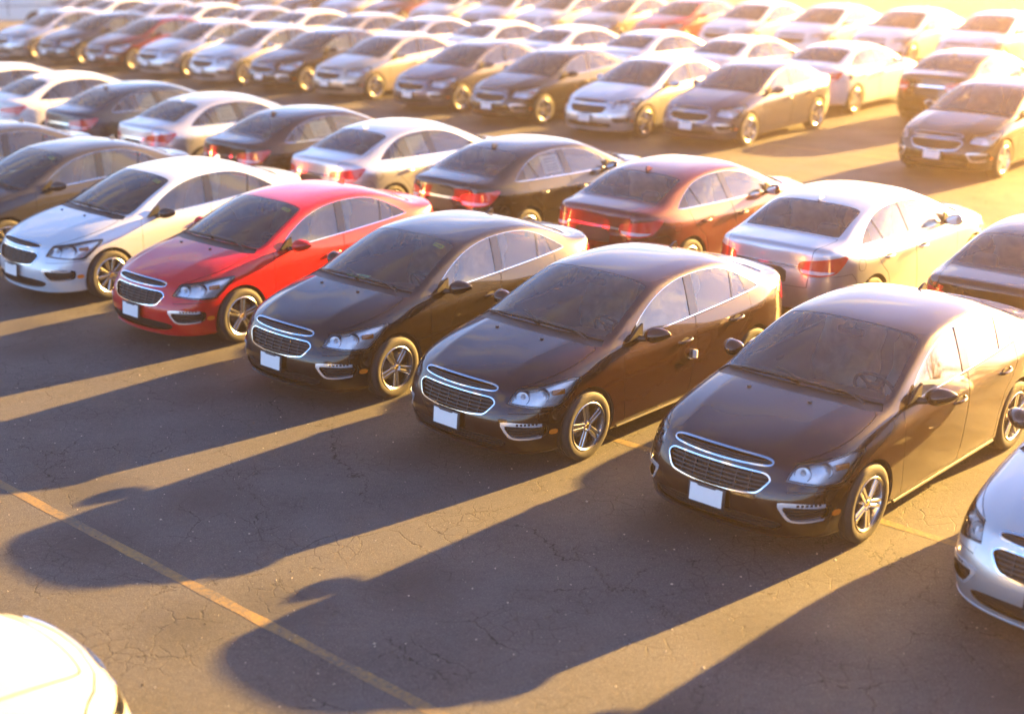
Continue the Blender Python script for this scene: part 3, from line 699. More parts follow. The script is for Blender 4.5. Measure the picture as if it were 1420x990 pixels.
def surf_z(s, x, y, n=3):
    """height of the skin above (x,y) from its nearest vertices"""
    m = np.where((s.V[:, 2] > .75))[0]; d = np.hypot(s.V[m, 0]-x, s.V[m, 1]-y); k = m[np.argsort(d)[:n]]
    return float(s.V[k, 2].mean())

PROTO = {}
def make_proto():
    out = sedan_meshes(); skin = sedan_skin()
    add = lambda key, name, me, parent=None, painted=False: out.__setitem__(key, (name, me, parent, painted))
    # extra cuts of the panes for what is stuck on the glass
    ws = lambda V: sdf(P2([(.24, .40), (.24, .54), (.30, .545), (.30, .405)]), V[:, [0, 1]])
    st, _ = skin.cut(lambda V: ws(V), (1,)); add('sticker', 'windshield_sticker', soup_mesh('windshield_sticker', st.off(-.007), M['note'], .001), 'windshield')
    pr = None
    for y in (.425, .452, .480, .508):
        q, _ = st.cut(lambda V: np.maximum(np.abs(V[:, 1]-y)-.008, np.abs(V[:, 0]-.27)-.014)); pr = q if pr is None else pr+q
    add('sticker_print', 'sticker_print', soup_mesh('sticker_print', pr.off(-.0055), M['print']), 'windshield')
    pp, _ = skin.cut(lambda V: np.maximum(sdf(P2([(-.47, 1.07), (-.50, 1.33), (-.86, 1.33), (-.84, 1.085)]), V[:, [0, 2]]), V[:, 1]), (2,))
    add('window_paper', 'window_paper', soup_mesh('window_paper', pp.off(-.012), M['paper'], .001))
    tx = None
    for z in (1.12, 1.145, 1.17, 1.20, 1.24, 1.28):
        q, _ = pp.cut(lambda V: np.maximum(np.abs(V[:, 2]-z)-.004, np.abs(V[:, 0]+.66)-.13)); tx = q if tx is None else tx+q
    add('paper_print', 'paper_print', soup_mesh('paper_print', tx.off(-.0105), M['print']), 'window_paper')
    # number plate
    mb = MB(); mb.M = Matrix.Translation((2.312, 0, .452)) @ Matrix.Rotation(R(-5), 4, 'Y')
    mb.box((0, 0, 0), (.016, .345, .175), 0, .006)
    add('plate', 'plate_bracket', mb.mesh('plate_bracket', M['black']))
    mb = MB(); mb.M = Matrix.Translation((2.3225, 0, .458)) @ Matrix.Rotation(R(-5), 4, 'Y') @ Matrix.Rotation(R(90), 4, 'Z')
    w, h = .150, .072
    pl = [(-w, -h), (w, -h), (w, h), (w-.055, h), (w-.075, h-.012), (-w+.075, h-.012), (-w+.055, h), (-w, h)]
    mb.prism(pl, -.002, .003); add('plate_white', 'number_plate', mb.mesh('number_plate', M['plate']), 'plate')
    # mirrors
    for sd, sg in (('left', 1), ('right', -1)):
        V, F = [], []; n, m = 20, 12
        for i in range(m+1):
            ph = -math.pi/2+math.pi*i/m
            for k in range(n):
                th = 2*math.pi*k/n
                c = math.cos(ph); x = c*math.cos(th); y = math.sin(ph); z = c*math.sin(th)
                x = x*.115 if x > 0 else x*.03
                zz = z*.078*(1-.22*max(0, y))*(1.05 if z > 0 else .95); yy = y*.122
                V.append((.50+x-.055*max(0, y)-.02*abs(y), sg*(.985+yy), 1.035+zz+.012*y))
        for i in range(m):
            for k in range(n): F.append((i*n+k, i*n+(k+1) % n, (i+1)*n+(k+1) % n, (i+1)*n+k)[::sg])
        add('mirror_'+sd, 'side_mirror', mesh_from('side_mirror', V, F, None, [M['paint:black']]), None, True)
        mb = MB(); mb.M = Matrix.Translation((.461, sg*.985, 1.037)) @ Matrix.Rotation(R(90), 4, 'Y')
        mb.prism([(.060*math.cos(a), .100*math.sin(a)) for a in np.linspace(0, 2*math.pi, 24)[:-1]], -.006, .004, 0, 'Z')
        add('mirror_glass_'+sd, 'mirror_glass', mb.mesh('mirror_glass', M['chrome']), 'mirror_'+sd)
        mb = MB(); mb.tube([(.55, sg*.80, .985), (.54, sg*.86, .985), (.51, sg*.93, .995)], [.036, .03, .028], 10)
        mb.prism([(.70, .99), (.50, 1.0), (.50, 1.12), (.56, 1.095)], sg*.812, sg*.835)
        add('mirror_arm_'+sd, 'mirror_arm', mb.mesh('mirror_arm', M['black']), 'mirror_'+sd)
        # door handles
        for key, x0, z0 in (('front_door', -.125, .818), ('rear_door', -1.00, .858)):
            y0 = .888 if key == 'front_door' else .890
            mb = MB(); pts = [(x0+.105, sg*(y0-.012), z0-.005), (x0+.085, sg*(y0+.022), z0-.003), (x0, sg*(y0+.032), z0), (x0-.085, sg*(y0+.022), z0+.004), (x0-.105, sg*(y0-.012), z0+.005)]
            mb.tube(chaikin(P2(pts), 1, False), .0135, 8)
            add(f'handle_{key}_{sd}', 'door_handle', mb.mesh('door_handle', M['paint:black']), f'{key}_{sd}', True)
            mb = MB(); mb.M = Matrix.Translation((x0, sg*(y0-.012), z0-.004)) @ Matrix.Rotation(R(90), 4, 'X')
            mb.prism([(.075*math.cos(a), .030*math.sin(a)) for a in np.linspace(0, 2*math.pi, 16)[:-1]], -.0135*1, .0135, 0, 'Z')
            add(f'handle_cup_{key}_{sd}', 'handle_recess', mb.mesh('handle_recess', M['seal']), f'{key}_{sd}')
    # washers, wipers, antenna
    mb = MB()
    for y in (-.285, .285):
        z = surf_z(skin, 1.32, y); mb.M = Matrix.Translation((1.32, y, z+.003)); mb.box((0, 0, 0), (.028, .032, .016), 0, .006)
    add('washers', 'washer_nozzles', mb.mesh('washer_nozzles', M['black']), 'hood')
    for i, (y0, y1, x1) in enumerate(((.66, .02, 1.03), (.06, -.60, .985))):
        mb = MB(); zs = lambda x, y: surf_z(skin, x, y)
        a = (1.09, y0-.02, zs(1.09, y0-.02)+.022); b = (x1+.03, (y0+y1)/2+.06, zs(x1+.03, (y0+y1)/2+.06)+.030)
        mb.tube([a, ((a[0]+b[0])/2, (a[1]+b[1])/2, (a[2]+b[2])/2+.012), b], [.011, .009, .007], 8)
        bl = []
        for t in np.linspace(0, 1, 7):
            y = y0-.10+(y1-y0)*t; x = (1.068-.35*abs(y)**2*.45); bl.append((x, y, zs(x, y)+.013))
        mb.tube(bl, .008, 6)
        add(f'wiper_{i}', 'wiper', mb.mesh('wiper', M['black']))
    z = surf_z(skin, -1.08, 0); mb = MB()
    mb.prism([(-.02, -.012), (.095, -.006), (.06, .012), (.0, .05), (-.035, .058), (-.05, .01)], -.018, .018); mb2 = mb.mesh('antenna', M['paint:black'])
    for v in mb2.vertices:
        v.co = Vector((-1.10+v.co.x, v.co.y*(1-.55*max(0, v.co.z)/.06), z+v.co.z-.16*v.co.x*-1*0))
        v.co.z += (v.co.x+1.08)*.13
    add('antenna', 'roof_antenna', mb2, None, True)
    # rub strip under the doors, underbody and wheel wells
    for sd, sg in (('left', 1), ('right', -1)):
        mb = MB(); mb.tube([(x, sg*.880, .215) for x in (.93, .4, -.2, -.91)], .014, 8)
        add('sill_'+sd, 'sill_strip', mb.mesh('sill_strip', M['black']))
    mb = MB(); mb.box((0, 0, .25), (1.9, 1.62, .08)); mb.box((1.90, 0, .27), (.36, 1.0, .1)); mb.box((-1.90, 0, .33), (.34, 1.0, .1)); mb.box((0, 0, .30), (3.9, .98, .12))
    for x0 in (WHX_F, WHX_R):
        for sg in (1, -1):
            n = 18; V = []; F = []
            for i in range(n+1):
                a = R(-18)+R(216)*i/n
                for y in (.50, .855): V.append((x0+.385*math.cos(a), sg*y, .335+.385*math.sin(a)))
            for i in range(n): F.append((2*i, 2*i+1, 2*i+3, 2*i+2))
            mb.add(V, F); mb.box((x0, sg*.495, .50), (.78, .01, .46))
    add('underbody', 'underbody', mb.mesh('underbody', M['liner'], False))
    # cabin
    mb = MB(); mb.box((-.3, 0, .315), (2.3, 1.56, .03)); mb.box((-.05, 0, .42), (1.1, .22, .22), 0, .04); mb.box((-1.60, 0, .98), (.42, 1.30, .03))
    mb.box((1.0, 0, .62), (.03, 1.5, .62)); mb.box((-1.42, 0, .68), (.04, 1.4, .60))
    add('floor', 'cabin_floor', mb.mesh('cabin_floor', M['cabin'], True))
    prof = [(1.02, .985), (.86, .985), (.70, .975), (.58, .945), (.53, .90), (.545, .82), (.62, .72), (.70, .60), (1.0, .60)]
    V, F = [], []; ys = np.linspace(-.76, .76, 25)
    for y in ys:
        hump = .045*math.exp(-((y-.37)/.20)**2)
        for i, (x, z) in enumerate(prof):
            xx = x-(.10*abs(y/.76)**2 if i < 1 else 0)-(.16*abs(y/.76)**3 if i < 2 else 0)+(.03*math.cos(y*4) if 2 < i < 7 else 0)
            V.append((xx, y*(1 if i else .96), z+(hump if 1 < i < 5 else 0)))
    n = len(prof)
    for j in range(len(ys)-1):
        for i in range(n-1): F.append((j*n+i, j*n+i+1, (j+1)*n+i+1, (j+1)*n+i))
    add('dash', 'dashboard', mesh_from('dashboard', V, F, None, [M['dash']]))
    mb = MB(); c = Vector((.40, .37, .93)); t = Matrix.Rotation(R(-62), 3, 'Y')
    ring = [c+t @ Vector((.182*math.cos(a), .182*math.sin(a), 0)) for a in np.linspace(0, 2*math.pi, 29)[:-1]]
    mb.tube(ring, .016, 8, 0, True); mb.box(c+t @ Vector((0, 0, .01)), (.13, .15, .05), 0, .02, t)
    for a in (0, 140, 220): mb.tube([c, c+t @ Vector((.175*math.cos(R(a+180)), .175*math.sin(R(a+180)), 0))], .016, 6)
    mb.tube([c, c+Vector((.22, 0, -.12))], .035, 8)
    add('wheel_steer', 'steering_wheel', mb.mesh('steering_wheel', M['dash']))
    mb = MB(); mb.box((.19, 0, 1.325), (.05, .25, .075), 0, .022, Matrix.Rotation(R(15), 3, 'Y')); mb.tube([(.22, 0, 1.34), (.24, 0, 1.40)], .014, 6); mb.box((.225, 0, 1.385), (.10, .10, .03), 0, .01, Matrix.Rotation(R(22), 3, 'Y'))
    add('inner_mirror', 'interior_mirror', mb.mesh('interior_mirror', M['black']))
    for sd, y in (('left', .37), ('right', -.37)):
        rb = Matrix.Rotation(R(-16), 3, 'Y')
        parts = [blob_mesh('a', M['fabric'], (.26, .255, .085), rot=Matrix.Rotation(R(-8), 3, 'Y'), loc=(-.16, y, .56)),
                 blob_mesh('b', M['fabric'], (.075, .245, .33), rot=rb, loc=(-.50, y, .86)),
                 blob_mesh('c', M['fabric'], (.055, .13, .10), n=18, m=12, rot=rb, loc=(-.615, y, 1.255))]
        mb = MB(); mb.tube([(-.575, y-.05, 1.14), (-.60, y-.05, 1.22)], .007, 6); mb.tube([(-.575, y+.05, 1.14), (-.60, y+.05, 1.22)], .007, 6)
        mb.box((-.18, y, .42), (.48, .44, .2), 0, .03)
        parts.append(mb.mesh('d', M['black']))
        add('seat_'+sd, 'front_seat', join_meshes('front_seat', parts))
        add('cover_'+sd, 'plastic_seat_cover', blob_mesh('plastic_seat_cover', M['film'], (.12, .305, .47), 56, 40, .6, .24, 3 if sd == 'left' else 5, rb, (-.515, y, .95), 4.), 'seat_'+sd)
    parts = [blob_mesh('a', M['fabric'], (.27, .64, .09), loc=(-1.08, 0, .55)), blob_mesh('b', M['fabric'], (.085, .64, .30), rot=Matrix.Rotation(R(-24), 3, 'Y'), loc=(-1.36, 0, .84))]
    for y in (-.36, .36): parts.append(blob_mesh('c', M['fabric'], (.055, .13, .085), n=18, m=12, rot=Matrix.Rotation(R(-20), 3, 'Y'), loc=(-1.50, y, 1.165)))
    add('rear_seat', 'rear_seat', join_meshes('rear_seat', parts))
    mb = MB(); mb.M = Matrix.Translation((.80, -.30, .995)) @ Matrix.Rotation(R(14), 4, 'Z'); mb.box((0, 0, 0), (.20, .28, .003))
    add('green_paper', 'dashboard_paper', mb.mesh('dashboard_paper', M['green_paper'], False))
    mb = MB(); mb.box((-.255, .915, .655), (.035, .045, .085), 0, .008); add('guard', 'door_edge_guard', mb.mesh('door_edge_guard', M['plate']))
    wm = wheel_meshes()
    for k, v in wm.items(): PROTO['w_'+k] = v
    PROTO['parts'] = out
    alt = sedan_meshes(True)
    PROTO['plain'] = {k: alt[k] if k in alt else v for k, v in out.items()}

PAINTED_KEYS = {}
def place_sedan(name, loc, yaw, color, label, group=None, opts=(), wheels='alloy', mirror=None, category='car', shape='parts'):
    root = bpy.data.objects.new(name, None); COL.objects.link(root); root.empty_display_size = .3
    root.location = (*loc, 0); root.rotation_euler = (0, 0, yaw)
    root['label'] = label; root['category'] = category
    if group: root['group'] = group
    objs = {}
    optional = {'sticker', 'sticker_print', 'window_paper', 'paper_print', 'cover_left', 'cover_right', 'green_paper', 'guard'}
    skip = {o[1:] for o in opts if o.startswith('-')}
    for key, (nm, me, parent, painted) in PROTO[shape].items():
        if key in optional and key not in opts or key in skip: continue
        o = bpy.data.objects.new(nm, me); COL.objects.link(o); objs[key] = o
        o.parent = objs[parent] if parent else root
        if painted:
            o.material_slots[0].link = 'OBJECT'
            o.material_slots[0].material = M['gloss_black'] if (mirror == 'black' and key.startswith('mirror')) else M['paint:'+color]
    for x in (WHX_F, WHX_R):
        for sg in (1, -1):
            w = bpy.data.objects.new('wheel', PROTO['w_tyre']); COL.objects.link(w); w.parent = root
            w.location = (x, sg*.785, WHZ); w.rotation_euler = (0, random.uniform(0, 6.28), 0 if sg > 0 else math.pi)
            for nm, k in (('rim', 'w_rim' if wheels == 'alloy' else 'w_cap_rim'), ('hub_cap', 'w_cap'), ('wheel_nuts', 'w_nuts'), ('brake_disc', 'w_brake')):
                c = bpy.data.objects.new(nm, PROTO[k]); COL.objects.link(c); c.parent = w
    return root
build_materials()
# ------------------------------------------------------------------ ground
ROW = np.array([-.703, .711]); BACK = np.array([.711, .703])    # along the rows, and away from the camera across them
def lot(al, ac): return tuple(ROW*al+BACK*ac)

def asphalt():
    m, nt, out = new_mat('asphalt')
    L = nt.links.new
    b = nd(nt, 'ShaderNodeBsdfPrincipled'); L(b.outputs[0], out.inputs[0]); b.inputs['Specular IOR Level'].default_value = .35
    g = nd(nt, 'ShaderNodeNewGeometry'); P = g.outputs['Position']
    def noise(scale, detail=4., rough=.55, dist=0.):
        n = nd(nt, 'ShaderNodeTexNoise', Scale=scale, Detail=detail, Roughness=rough, Distortion=dist); L(P, n.inputs['Vector']); return n.outputs['Fac']
    def ramp(v, a, c, lo=0., hi=1.):
        r = nd(nt, 'ShaderNodeMapRange'); L(v, r.inputs[0]); r.inputs[1].default_value = a; r.inputs[2].default_value = c; r.inputs[3].default_value = lo; r.inputs[4].default_value = hi; return r.outputs[0]
    def math_(op, a, c):
        n = nd(nt, 'ShaderNodeMath', operation=op)
        for i, v in enumerate((a, c)):
            if isinstance(v, (int, float)): n.inputs[i].default_value = v
            else: L(v, n.inputs[i])
        return n.outputs[0]
    def mix(f, a, c, blend='MIX'):
        n = nd(nt, 'ShaderNodeMix', data_type='RGBA', blend_type=blend)
        if isinstance(f, (int, float)): n.inputs[0].default_value = f
        else: L(f, n.inputs[0])
        for i, v in ((6, a), (7, c)):
            if isinstance(v, tuple): n.inputs[i].default_value = (*v, 1)
            else: L(v, n.inputs[i])
        return n.outputs[2]
    big, mid, fine, grit = noise(.16, 5.), noise(1.1, 6., .6), noise(17., 6., .78), noise(70., 4., .7)
    base = mix(ramp(big, .35, .68), (.041, .042, .044), (.066, .064, .060))
    base = mix(ramp(mid, .42, .75, 0., .75), base, (.030, .031, .033))
    base = mix(ramp(fine, .34, .68, 0., .75), base, (.095, .090, .082))
    base = mix(ramp(grit, .56, .68, 0., .85), base, (.20, .185, .165))
    base = mix(ramp(grit, .44, .32, 0., .85), base, (.020, .0195, .019))
    # crack network: warped cells of two sizes, broken up by noise
    wn = nd(nt, 'ShaderNodeTexNoise', Scale=2.2, Detail=5., Roughness=.62); L(P, wn.inputs['Vector'])
    sub = nd(nt, 'ShaderNodeVectorMath', operation='SUBTRACT'); L(wn.outputs['Color'], sub.inputs[0]); sub.inputs[1].default_value = (.5, .5, .5)
    def cracks(scale, warp, width, lo, hi, nscale):
        sc = nd(nt, 'ShaderNodeVectorMath', operation='SCALE'); L(sub.outputs[0], sc.inputs[0]); sc.inputs['Scale'].default_value = warp
        ad = nd(nt, 'ShaderNodeVectorMath', operation='ADD'); L(P, ad.inputs[0]); L(sc.outputs[0], ad.inputs[1])
        v = nd(nt, 'ShaderNodeTexVoronoi', feature='DISTANCE_TO_EDGE', Scale=scale); v.voronoi_dimensions = '2D'; L(ad.outputs[0], v.inputs['Vector'])
        w = math_('MULTIPLY', ramp(noise(nscale, 4., .6), lo, hi), width)
        d = math_('DIVIDE', v.outputs['Distance'], scale)
        line = math_('SUBTRACT', 1., ramp(math_('SUBTRACT', d, w), -.002, .0035))
        return math_('MULTIPLY', line, ramp(w, 0., .0012)), d, w
    c1, d1, w1 = cracks(.42, .9, .014, .44, .74, .55)
    c2, d2, w2 = cracks(2.1, .42, .0085, .50, .72, .9)
    c3, d3, w3 = cracks(6.5, .2, .0042, .50, .68, 1.3)
    c = math_('MAXIMUM', c1, math_('MAXIMUM', c2, math_('MULTIPLY', c3, .75)))
    # pale ravelled edges beside the wider cracks
    edge = math_('MULTIPLY', math_('SUBTRACT', 1., ramp(math_('SUBTRACT', d2, w2), .0, .022)), math_('MULTIPLY', ramp(w2, .001, .004), ramp(noise(9., 3.), .47, .62)))
    base = mix(math_('MULTIPLY', edge, .35), base, (.20, .185, .16))
    base = mix(c, base, (.011, .0105, .010))
    # pale scuffs dragged along the aisle
    mp = nd(nt, 'ShaderNodeMapping'); mp.inputs['Rotation'].default_value = (0, 0, R(45)); mp.inputs['Scale'].default_value = (.55, 2.6, 1); L(P, mp.inputs['Vector'])
    sn = nd(nt, 'ShaderNodeTexNoise', Scale=1.0, Detail=9., Roughness=.72); L(mp.outputs[0], sn.inputs['Vector'])
    base = mix(math_('MULTIPLY', ramp(sn.outputs['Fac'], .60, .76), math_('MULTIPLY', ramp(fine, .42, .6), .5)), base, (.17, .155, .135))
    # oil drips where cars stand
    sp = nd(nt, 'ShaderNodeTexVoronoi', Scale=.55, Randomness=1.); sp.voronoi_dimensions = '2D'; L(P, sp.inputs['Vector'])
    base = mix(math_('MULTIPLY', math_('SUBTRACT', 1., ramp(math_('ADD', sp.outputs['Distance'], math_('MULTIPLY', mid, .25)), .20, .42)), .55), base, (.028, .027, .027))
    L(base, b.inputs['Base Color'])
    L(ramp(mid, .3, .7, .62, .86), b.inputs['Roughness'])
    h = math_('ADD', math_('MULTIPLY', grit, .35), math_('MULTIPLY', fine, .35))
    h = math_('SUBTRACT', h, math_('MULTIPLY', c, .3))
    bp = nd(nt, 'ShaderNodeBump', Strength=.75, Distance=.010); L(h, bp.inputs['Height']); L(bp.outputs[0], b.inputs['Normal'])
    return m, base, nt
asph, _, _ = asphalt()
def yellow_line_mat():
    """worn yellow traffic paint over the same asphalt"""
    m, nt, out = new_mat('worn_yellow_paint'); L = nt.links.new
    b = nd(nt, 'ShaderNodeBsdfPrincipled'); L(b.outputs[0], out.inputs[0]); b.inputs['Roughness'].default_value = .7
    g = nd(nt, 'ShaderNodeNewGeometry')
    n1 = nd(nt, 'ShaderNodeTexNoise', Scale=24., Detail=6., Roughness=.75); L(g.outputs['Position'], n1.inputs['Vector'])
    n2 = nd(nt, 'ShaderNodeTexNoise', Scale=1.6, Detail=4.); L(g.outputs['Position'], n2.inputs['Vector'])
    a = nd(nt, 'ShaderNodeMath', operation='MULTIPLY_ADD'); L(n2.outputs['Fac'], a.inputs[0]); a.inputs[1].default_value = .7; L(n1.outputs['Fac'], a.inputs[2])
    r = nd(nt, 'ShaderNodeMapRange'); L(a.outputs[0], r.inputs[0]); r.inputs[1].default_value = .60; r.inputs[2].default_value = .98
    mx = nd(nt, 'ShaderNodeMix', data_type='RGBA'); L(r.outputs[0], mx.inputs[0]); mx.inputs[6].default_value = (.27, .165, .03, 1); mx.inputs[7].default_value = (.075, .068, .055, 1)
    L(mx.outputs[2], b.inputs['Base Color'])
    bp = nd(nt, 'ShaderNodeBump', Strength=.6, Distance=.006); L(n1.outputs['Fac'], bp.inputs['Height']); L(bp.outputs[0], b.inputs['Normal'])
    return m
gx = 420
gm = mesh_from('ground', [(-gx, -gx, 0), (gx, -gx, 0), (gx, gx, 0), (-gx, gx, 0)], [(0, 1, 2, 3)], None, [asph], smooth=False)
ground = link('ground', gm); ground['kind'] = 'structure'
ylm = yellow_line_mat()
def line(al0, al1, ac, w):
    n = 160; V, F = [], []; rr = random.Random(int(ac*100))
    for i in range(n+1):
        al = al0+(al1-al0)*i/n
        for s in (-1, 1):
            V.append((*lot(al, ac+s*(w/2+rr.uniform(-.006, .006))), .0015))
    for i in range(n): F.append((2*i, 2*i+1, 2*i+3, 2*i+2))
    o = link('parking_line', mesh_from('parking_line', V, F, None, [ylm], smooth=False)); o['kind'] = 'structure'; return o
line(2, 40, 5.63, .098); line(-6, 34, 10.22, .10); line(4, 60, 25.3, .10)
# loose grit on the near asphalt
rr = random.Random(5); gb = MB(); gmats = [pbr('pale_grit', (.42, .38, .31), .8), pbr('dark_grit', (.05, .048, .045), .8)]
for i in range(2600):
    al, ac = rr.uniform(0, 14), 3.6+rr.random()**.8*7.2
    x, y = lot(al, ac); r = .003+.008*rr.random()**4
    k = len(gb.v)
    T = [(x+r*rr.uniform(.6, 1.4)*math.cos(a+rr.uniform(-.4, .4)), y+r*rr.uniform(.6, 1.4)*math.sin(a), rr.uniform(-.001, .002)) for a in (0, 1.57, 3.14, 4.71)]+[(x+rr.uniform(-r, r)*.4, y+rr.uniform(-r, r)*.4, r*rr.uniform(.5, 1.1))]
    gb.add(T, [(0, 1, 4), (1, 2, 4), (2, 3, 4), (3, 0, 4)], 0 if rr.random() < .6 else 1)
grit = link('loose_grit', gb.mesh('loose_grit', gmats, False)); grit['kind'] = 'stuff'

# ------------------------------------------------------------------ bare trees along the right side of the lot (they show in the car windows)
bark = pbr('bark', (.085, .066, .05), .9, var=.35, scale=9, bump=.4); twig = pbr('twigs', (.075, .06, .045), .9, var=.3)
def bare_tree(x, y, h, seed, label):
    rr = random.Random(seed); tr, br = MB(), MB()
    root = bpy.data.objects.new('bare_tree', None); COL.objects.link(root); root.location = (x, y, 0)
    root['label'] = label; root['category'] = 'tree'; root['group'] = 'bare trees along the right side of the lot'
    def grow(p, d, L, r, lev):
        n = 4; pts = [p]; rad = [r]
        for i in range(n):
            d = (d+Vector((rr.gauss(0, .13), rr.gauss(0, .13), .05))).normalized(); p = p+d*L/n; pts.append(p); rad.append(r*(1-.45*(i+1)/n))
        (tr if lev == 0 else br).tube(pts, rad, 7 if lev < 2 else 3, 0, False, False)
        if lev >= 4: return
        for k in range(5 if lev == 0 else 4):
            t = rr.uniform(.4, 1.0); q = pts[min(n, int(t*n+.5))]
            nd_ = (d+Vector((rr.gauss(0, .65), rr.gauss(0, .65), rr.gauss(.12, .3)))).normalized()
            grow(q, nd_, L*rr.uniform(.5, .78), r*.5, lev+1)
    grow(Vector((0, 0, 0)), Vector((0, 0, 1)), h*.36, h*.016, 0)
    link('trunk', tr.mesh('trunk', [bark]), root); link('branches', br.mesh('branches', [twig]), root)
for i, (x, y, h) in enumerate(((46, -26, 9), (48, -16, 10), (43, -8, 8.5), (49, 0, 10), (46, 7, 9), (50, 14, 10), (48, 21, 9))):
    bare_tree(x, y, h, 40+i, 'bare leafless tree beside the lot, seen only as a reflection in car windows')
sb = MB(); rr = random.Random(3)
for i in range(5200):   # low scrub at their feet
    y = rr.uniform(-40, 32); x = 60+rr.gauss(0, 2.2); z = rr.random()**1.6*3.4
    s_ = rr.uniform(.15, .4); a, e = rr.uniform(0, 6.28), rr.uniform(-.8, .8)
    u = Vector((math.cos(a), math.sin(a), e))*s_; v = Vector((-math.sin(a)*.3, math.cos(a)*.3, 1))*s_*.6
    c = Vector((x, y, z)); sb.add([c-u, c+v, c+u, c-v], [(0, 1, 2, 3)])
scrub = link('scrub', sb.mesh('scrub', [pbr('scrub_leaf', (.07, .06, .03), .9, var=.4)], False)); scrub['kind'] = 'stuff'

# ------------------------------------------------------------------ haze
hb = MB(); hb.box((0, 30, 5.75), (860, 900, 13.5))
hz = link('haze', hb.mesh('haze', [], False)); hz['kind'] = 'stuff'
hm, nt, out = new_mat('warm_air')
pv = nd(nt, 'ShaderNodeVolumePrincipled'); pv.inputs['Color'].default_value = (1.0, .76, .52, 1); pv.inputs['Density'].default_value = HAZE; pv.inputs['Anisotropy'].default_value = .86
nt.links.new(pv.outputs[0], out.inputs['Volume']); hz.data.materials.append(hm)

# ------------------------------------------------------------------ cars
make_proto()
FINE = ('-washers', '-wiper_0', '-wiper_1', '-sill_left', '-sill_right', '-wheel_steer', '-floor', '-inner_mirror', '-fuel', '-led_left', '-led_right', '-fog_slat_left', '-fog_slat_right', '-intake_slats', '-grille_bars', '-rear_valance', '-headlight_bezel_left', '-headlight_bezel_right')
A = 'cars in the front row facing the aisle'
Bg = 'cars in the second row, tails to the front row'
Cg = 'cars in the third row facing the camera'
Dg = 'cars in the fourth row, tails to the third row'
Eg = 'cars in the last row in view'
yaw = lambda d: R(d)
stick = ('sticker', 'sticker_print'); wrap = ('cover_left', 'cover_right')
def car(p, y, col, label, grp, opts=(), **k): return place_sedan('parked_car', p, R(y), col, label, grp, opts, **k)
car((5.86, 9.84), 225.2, 'silver', 'silver sedan cut off by the right edge of the picture, nose towards the aisle', A, wrap, mirror='black')
car((4.05, 11.75), 223.6, 'glow tinted black', 'large black sedan in the front row with red glow painted into its colour, nearest whole car with plastic over its seats', A, wrap)
car((2.07, 13.58), 222.9, 'glow tinted black', 'black sedan in the front row, red glow painted into its colour, with a pale guard on its door edge', A, wrap+('guard',))
car((.27, 15.38), 224.4, 'black', 'black sedan beside the bright red sedan, green paper on its dashboard', A, wrap+stick+('green_paper',))
car((-1.55, 17.41), 224.6, 'red', 'bright red sedan in the front row', A, wrap+stick)
car((-3.45, 19.41), 223.3, 'pale silver', 'pale silver sedan left of the bright red sedan, with black door mirrors and multi-spoke wheels', A, stick+('cover_left',), wheels='cap', mirror='black')
car((-5.35, 21.40), 223.6, 'dark grey', 'dark grey sedan at the left edge, nose towards the aisle', A, stick+('cover_left',), wheels='cap', mirror='black')
car((-7.30, 23.40), 223.6, 'dark grey', 'dark grey sedan mostly cut off at the left edge, only its rear roof showing', A, stick, wheels='cap', mirror='black')
# second row, tails towards us
paper = ('window_paper', 'paper_print')
for p, y, col, lab in (
  ((7.58, 15.25), 44.0, 'black', 'black sedan at the right edge of the second row, tail towards the camera'),
  ((5.84, 17.28), 44.4, 'silver', 'silver sedan in the second row behind the nearest glow-tinted black sedans, red tail lights showing'),
  ((4.13, 19.33), 43.9, 'maroon', 'dark red sedan in the second row, tail towards the camera'),
  ((2.21, 21.35), 43.2, 'black', 'black sedan in the second row between the dark red and the silver one'),
  ((.26, 23.29), 43.4, 'silver', 'silver sedan in the second row directly behind the bright red sedan'),
  ((-1.37, 25.08), 43.6, 'black', 'black sedan in the second row between two silver sedans'),
  ((-3.23, 27.09), 43.6, 'silver', 'silver sedan in the second row beside the navy blue one'),
  ((-5.06, 29.09), 43.6, 'navy', 'navy blue sedan in the second row with a paper in its rear window'),
  ((-6.95, 31.10), 43.6, 'white', 'white sedan in the second row just left of the navy blue sedan'),
  ((-8.85, 33.10), 43.6, 'white', 'white sedan farthest left in the second row, half out of the picture')):
    car(p, y, col, lab, Bg, ('cover_left', 'cover_right') if p[0] > 4 or p[0] < -6.5 else paper+('cover_left',))
# third row, noses towards us across the far aisle
for p, y, col, lab in (
  ((11.04, 26.02), 224, 'black', 'dark sedan alone at the right of the third row, washed in sun glare'),
  ((7.42, 29.74), 224.6, 'blue grey', 'blue grey sedan at the near end of the third row beside the empty bay'),
  ((5.56, 31.05), 224.2, 'silver', 'silver sedan in the third row, second from the empty bay'),
  ((3.63, 33.09), 224.3, 'black', 'black sedan in the third row, third from the empty bay'),
  ((1.87, 35.21), 224.4, 'blue grey', 'blue grey sedan in the middle of the third row beside a champagne sedan'),
  ((-.22, 37.64), 224.4, 'champagne', 'champagne sedan in the middle of the third row'),
  ((-2.05, 39.32), 224.3, 'black', 'black sedan in the third row between the champagne and the silver sedans'),
  ((-3.87, 40.99), 224.3, 'silver', 'silver sedan in the third row just left of a black sedan'),
  ((-5.71, 43.09), 224.3, 'silver', 'silver sedan in the third row just right of the maroon sedan'),
  ((-7.66, 45.01), 224.3, 'maroon', 'maroon sedan near the left end of the third row'),
  ((-9.60, 47.0), 224.3, 'navy', 'navy blue sedan in the third row left of the maroon sedan'),
  ((-11.55, 48.9), 224.3, 'silver', 'pale silver sedan farthest left in the third row')):
    car(p, y, col, lab, Cg, ('cover_left', 'cover_right')+FINE, wheels='alloy')
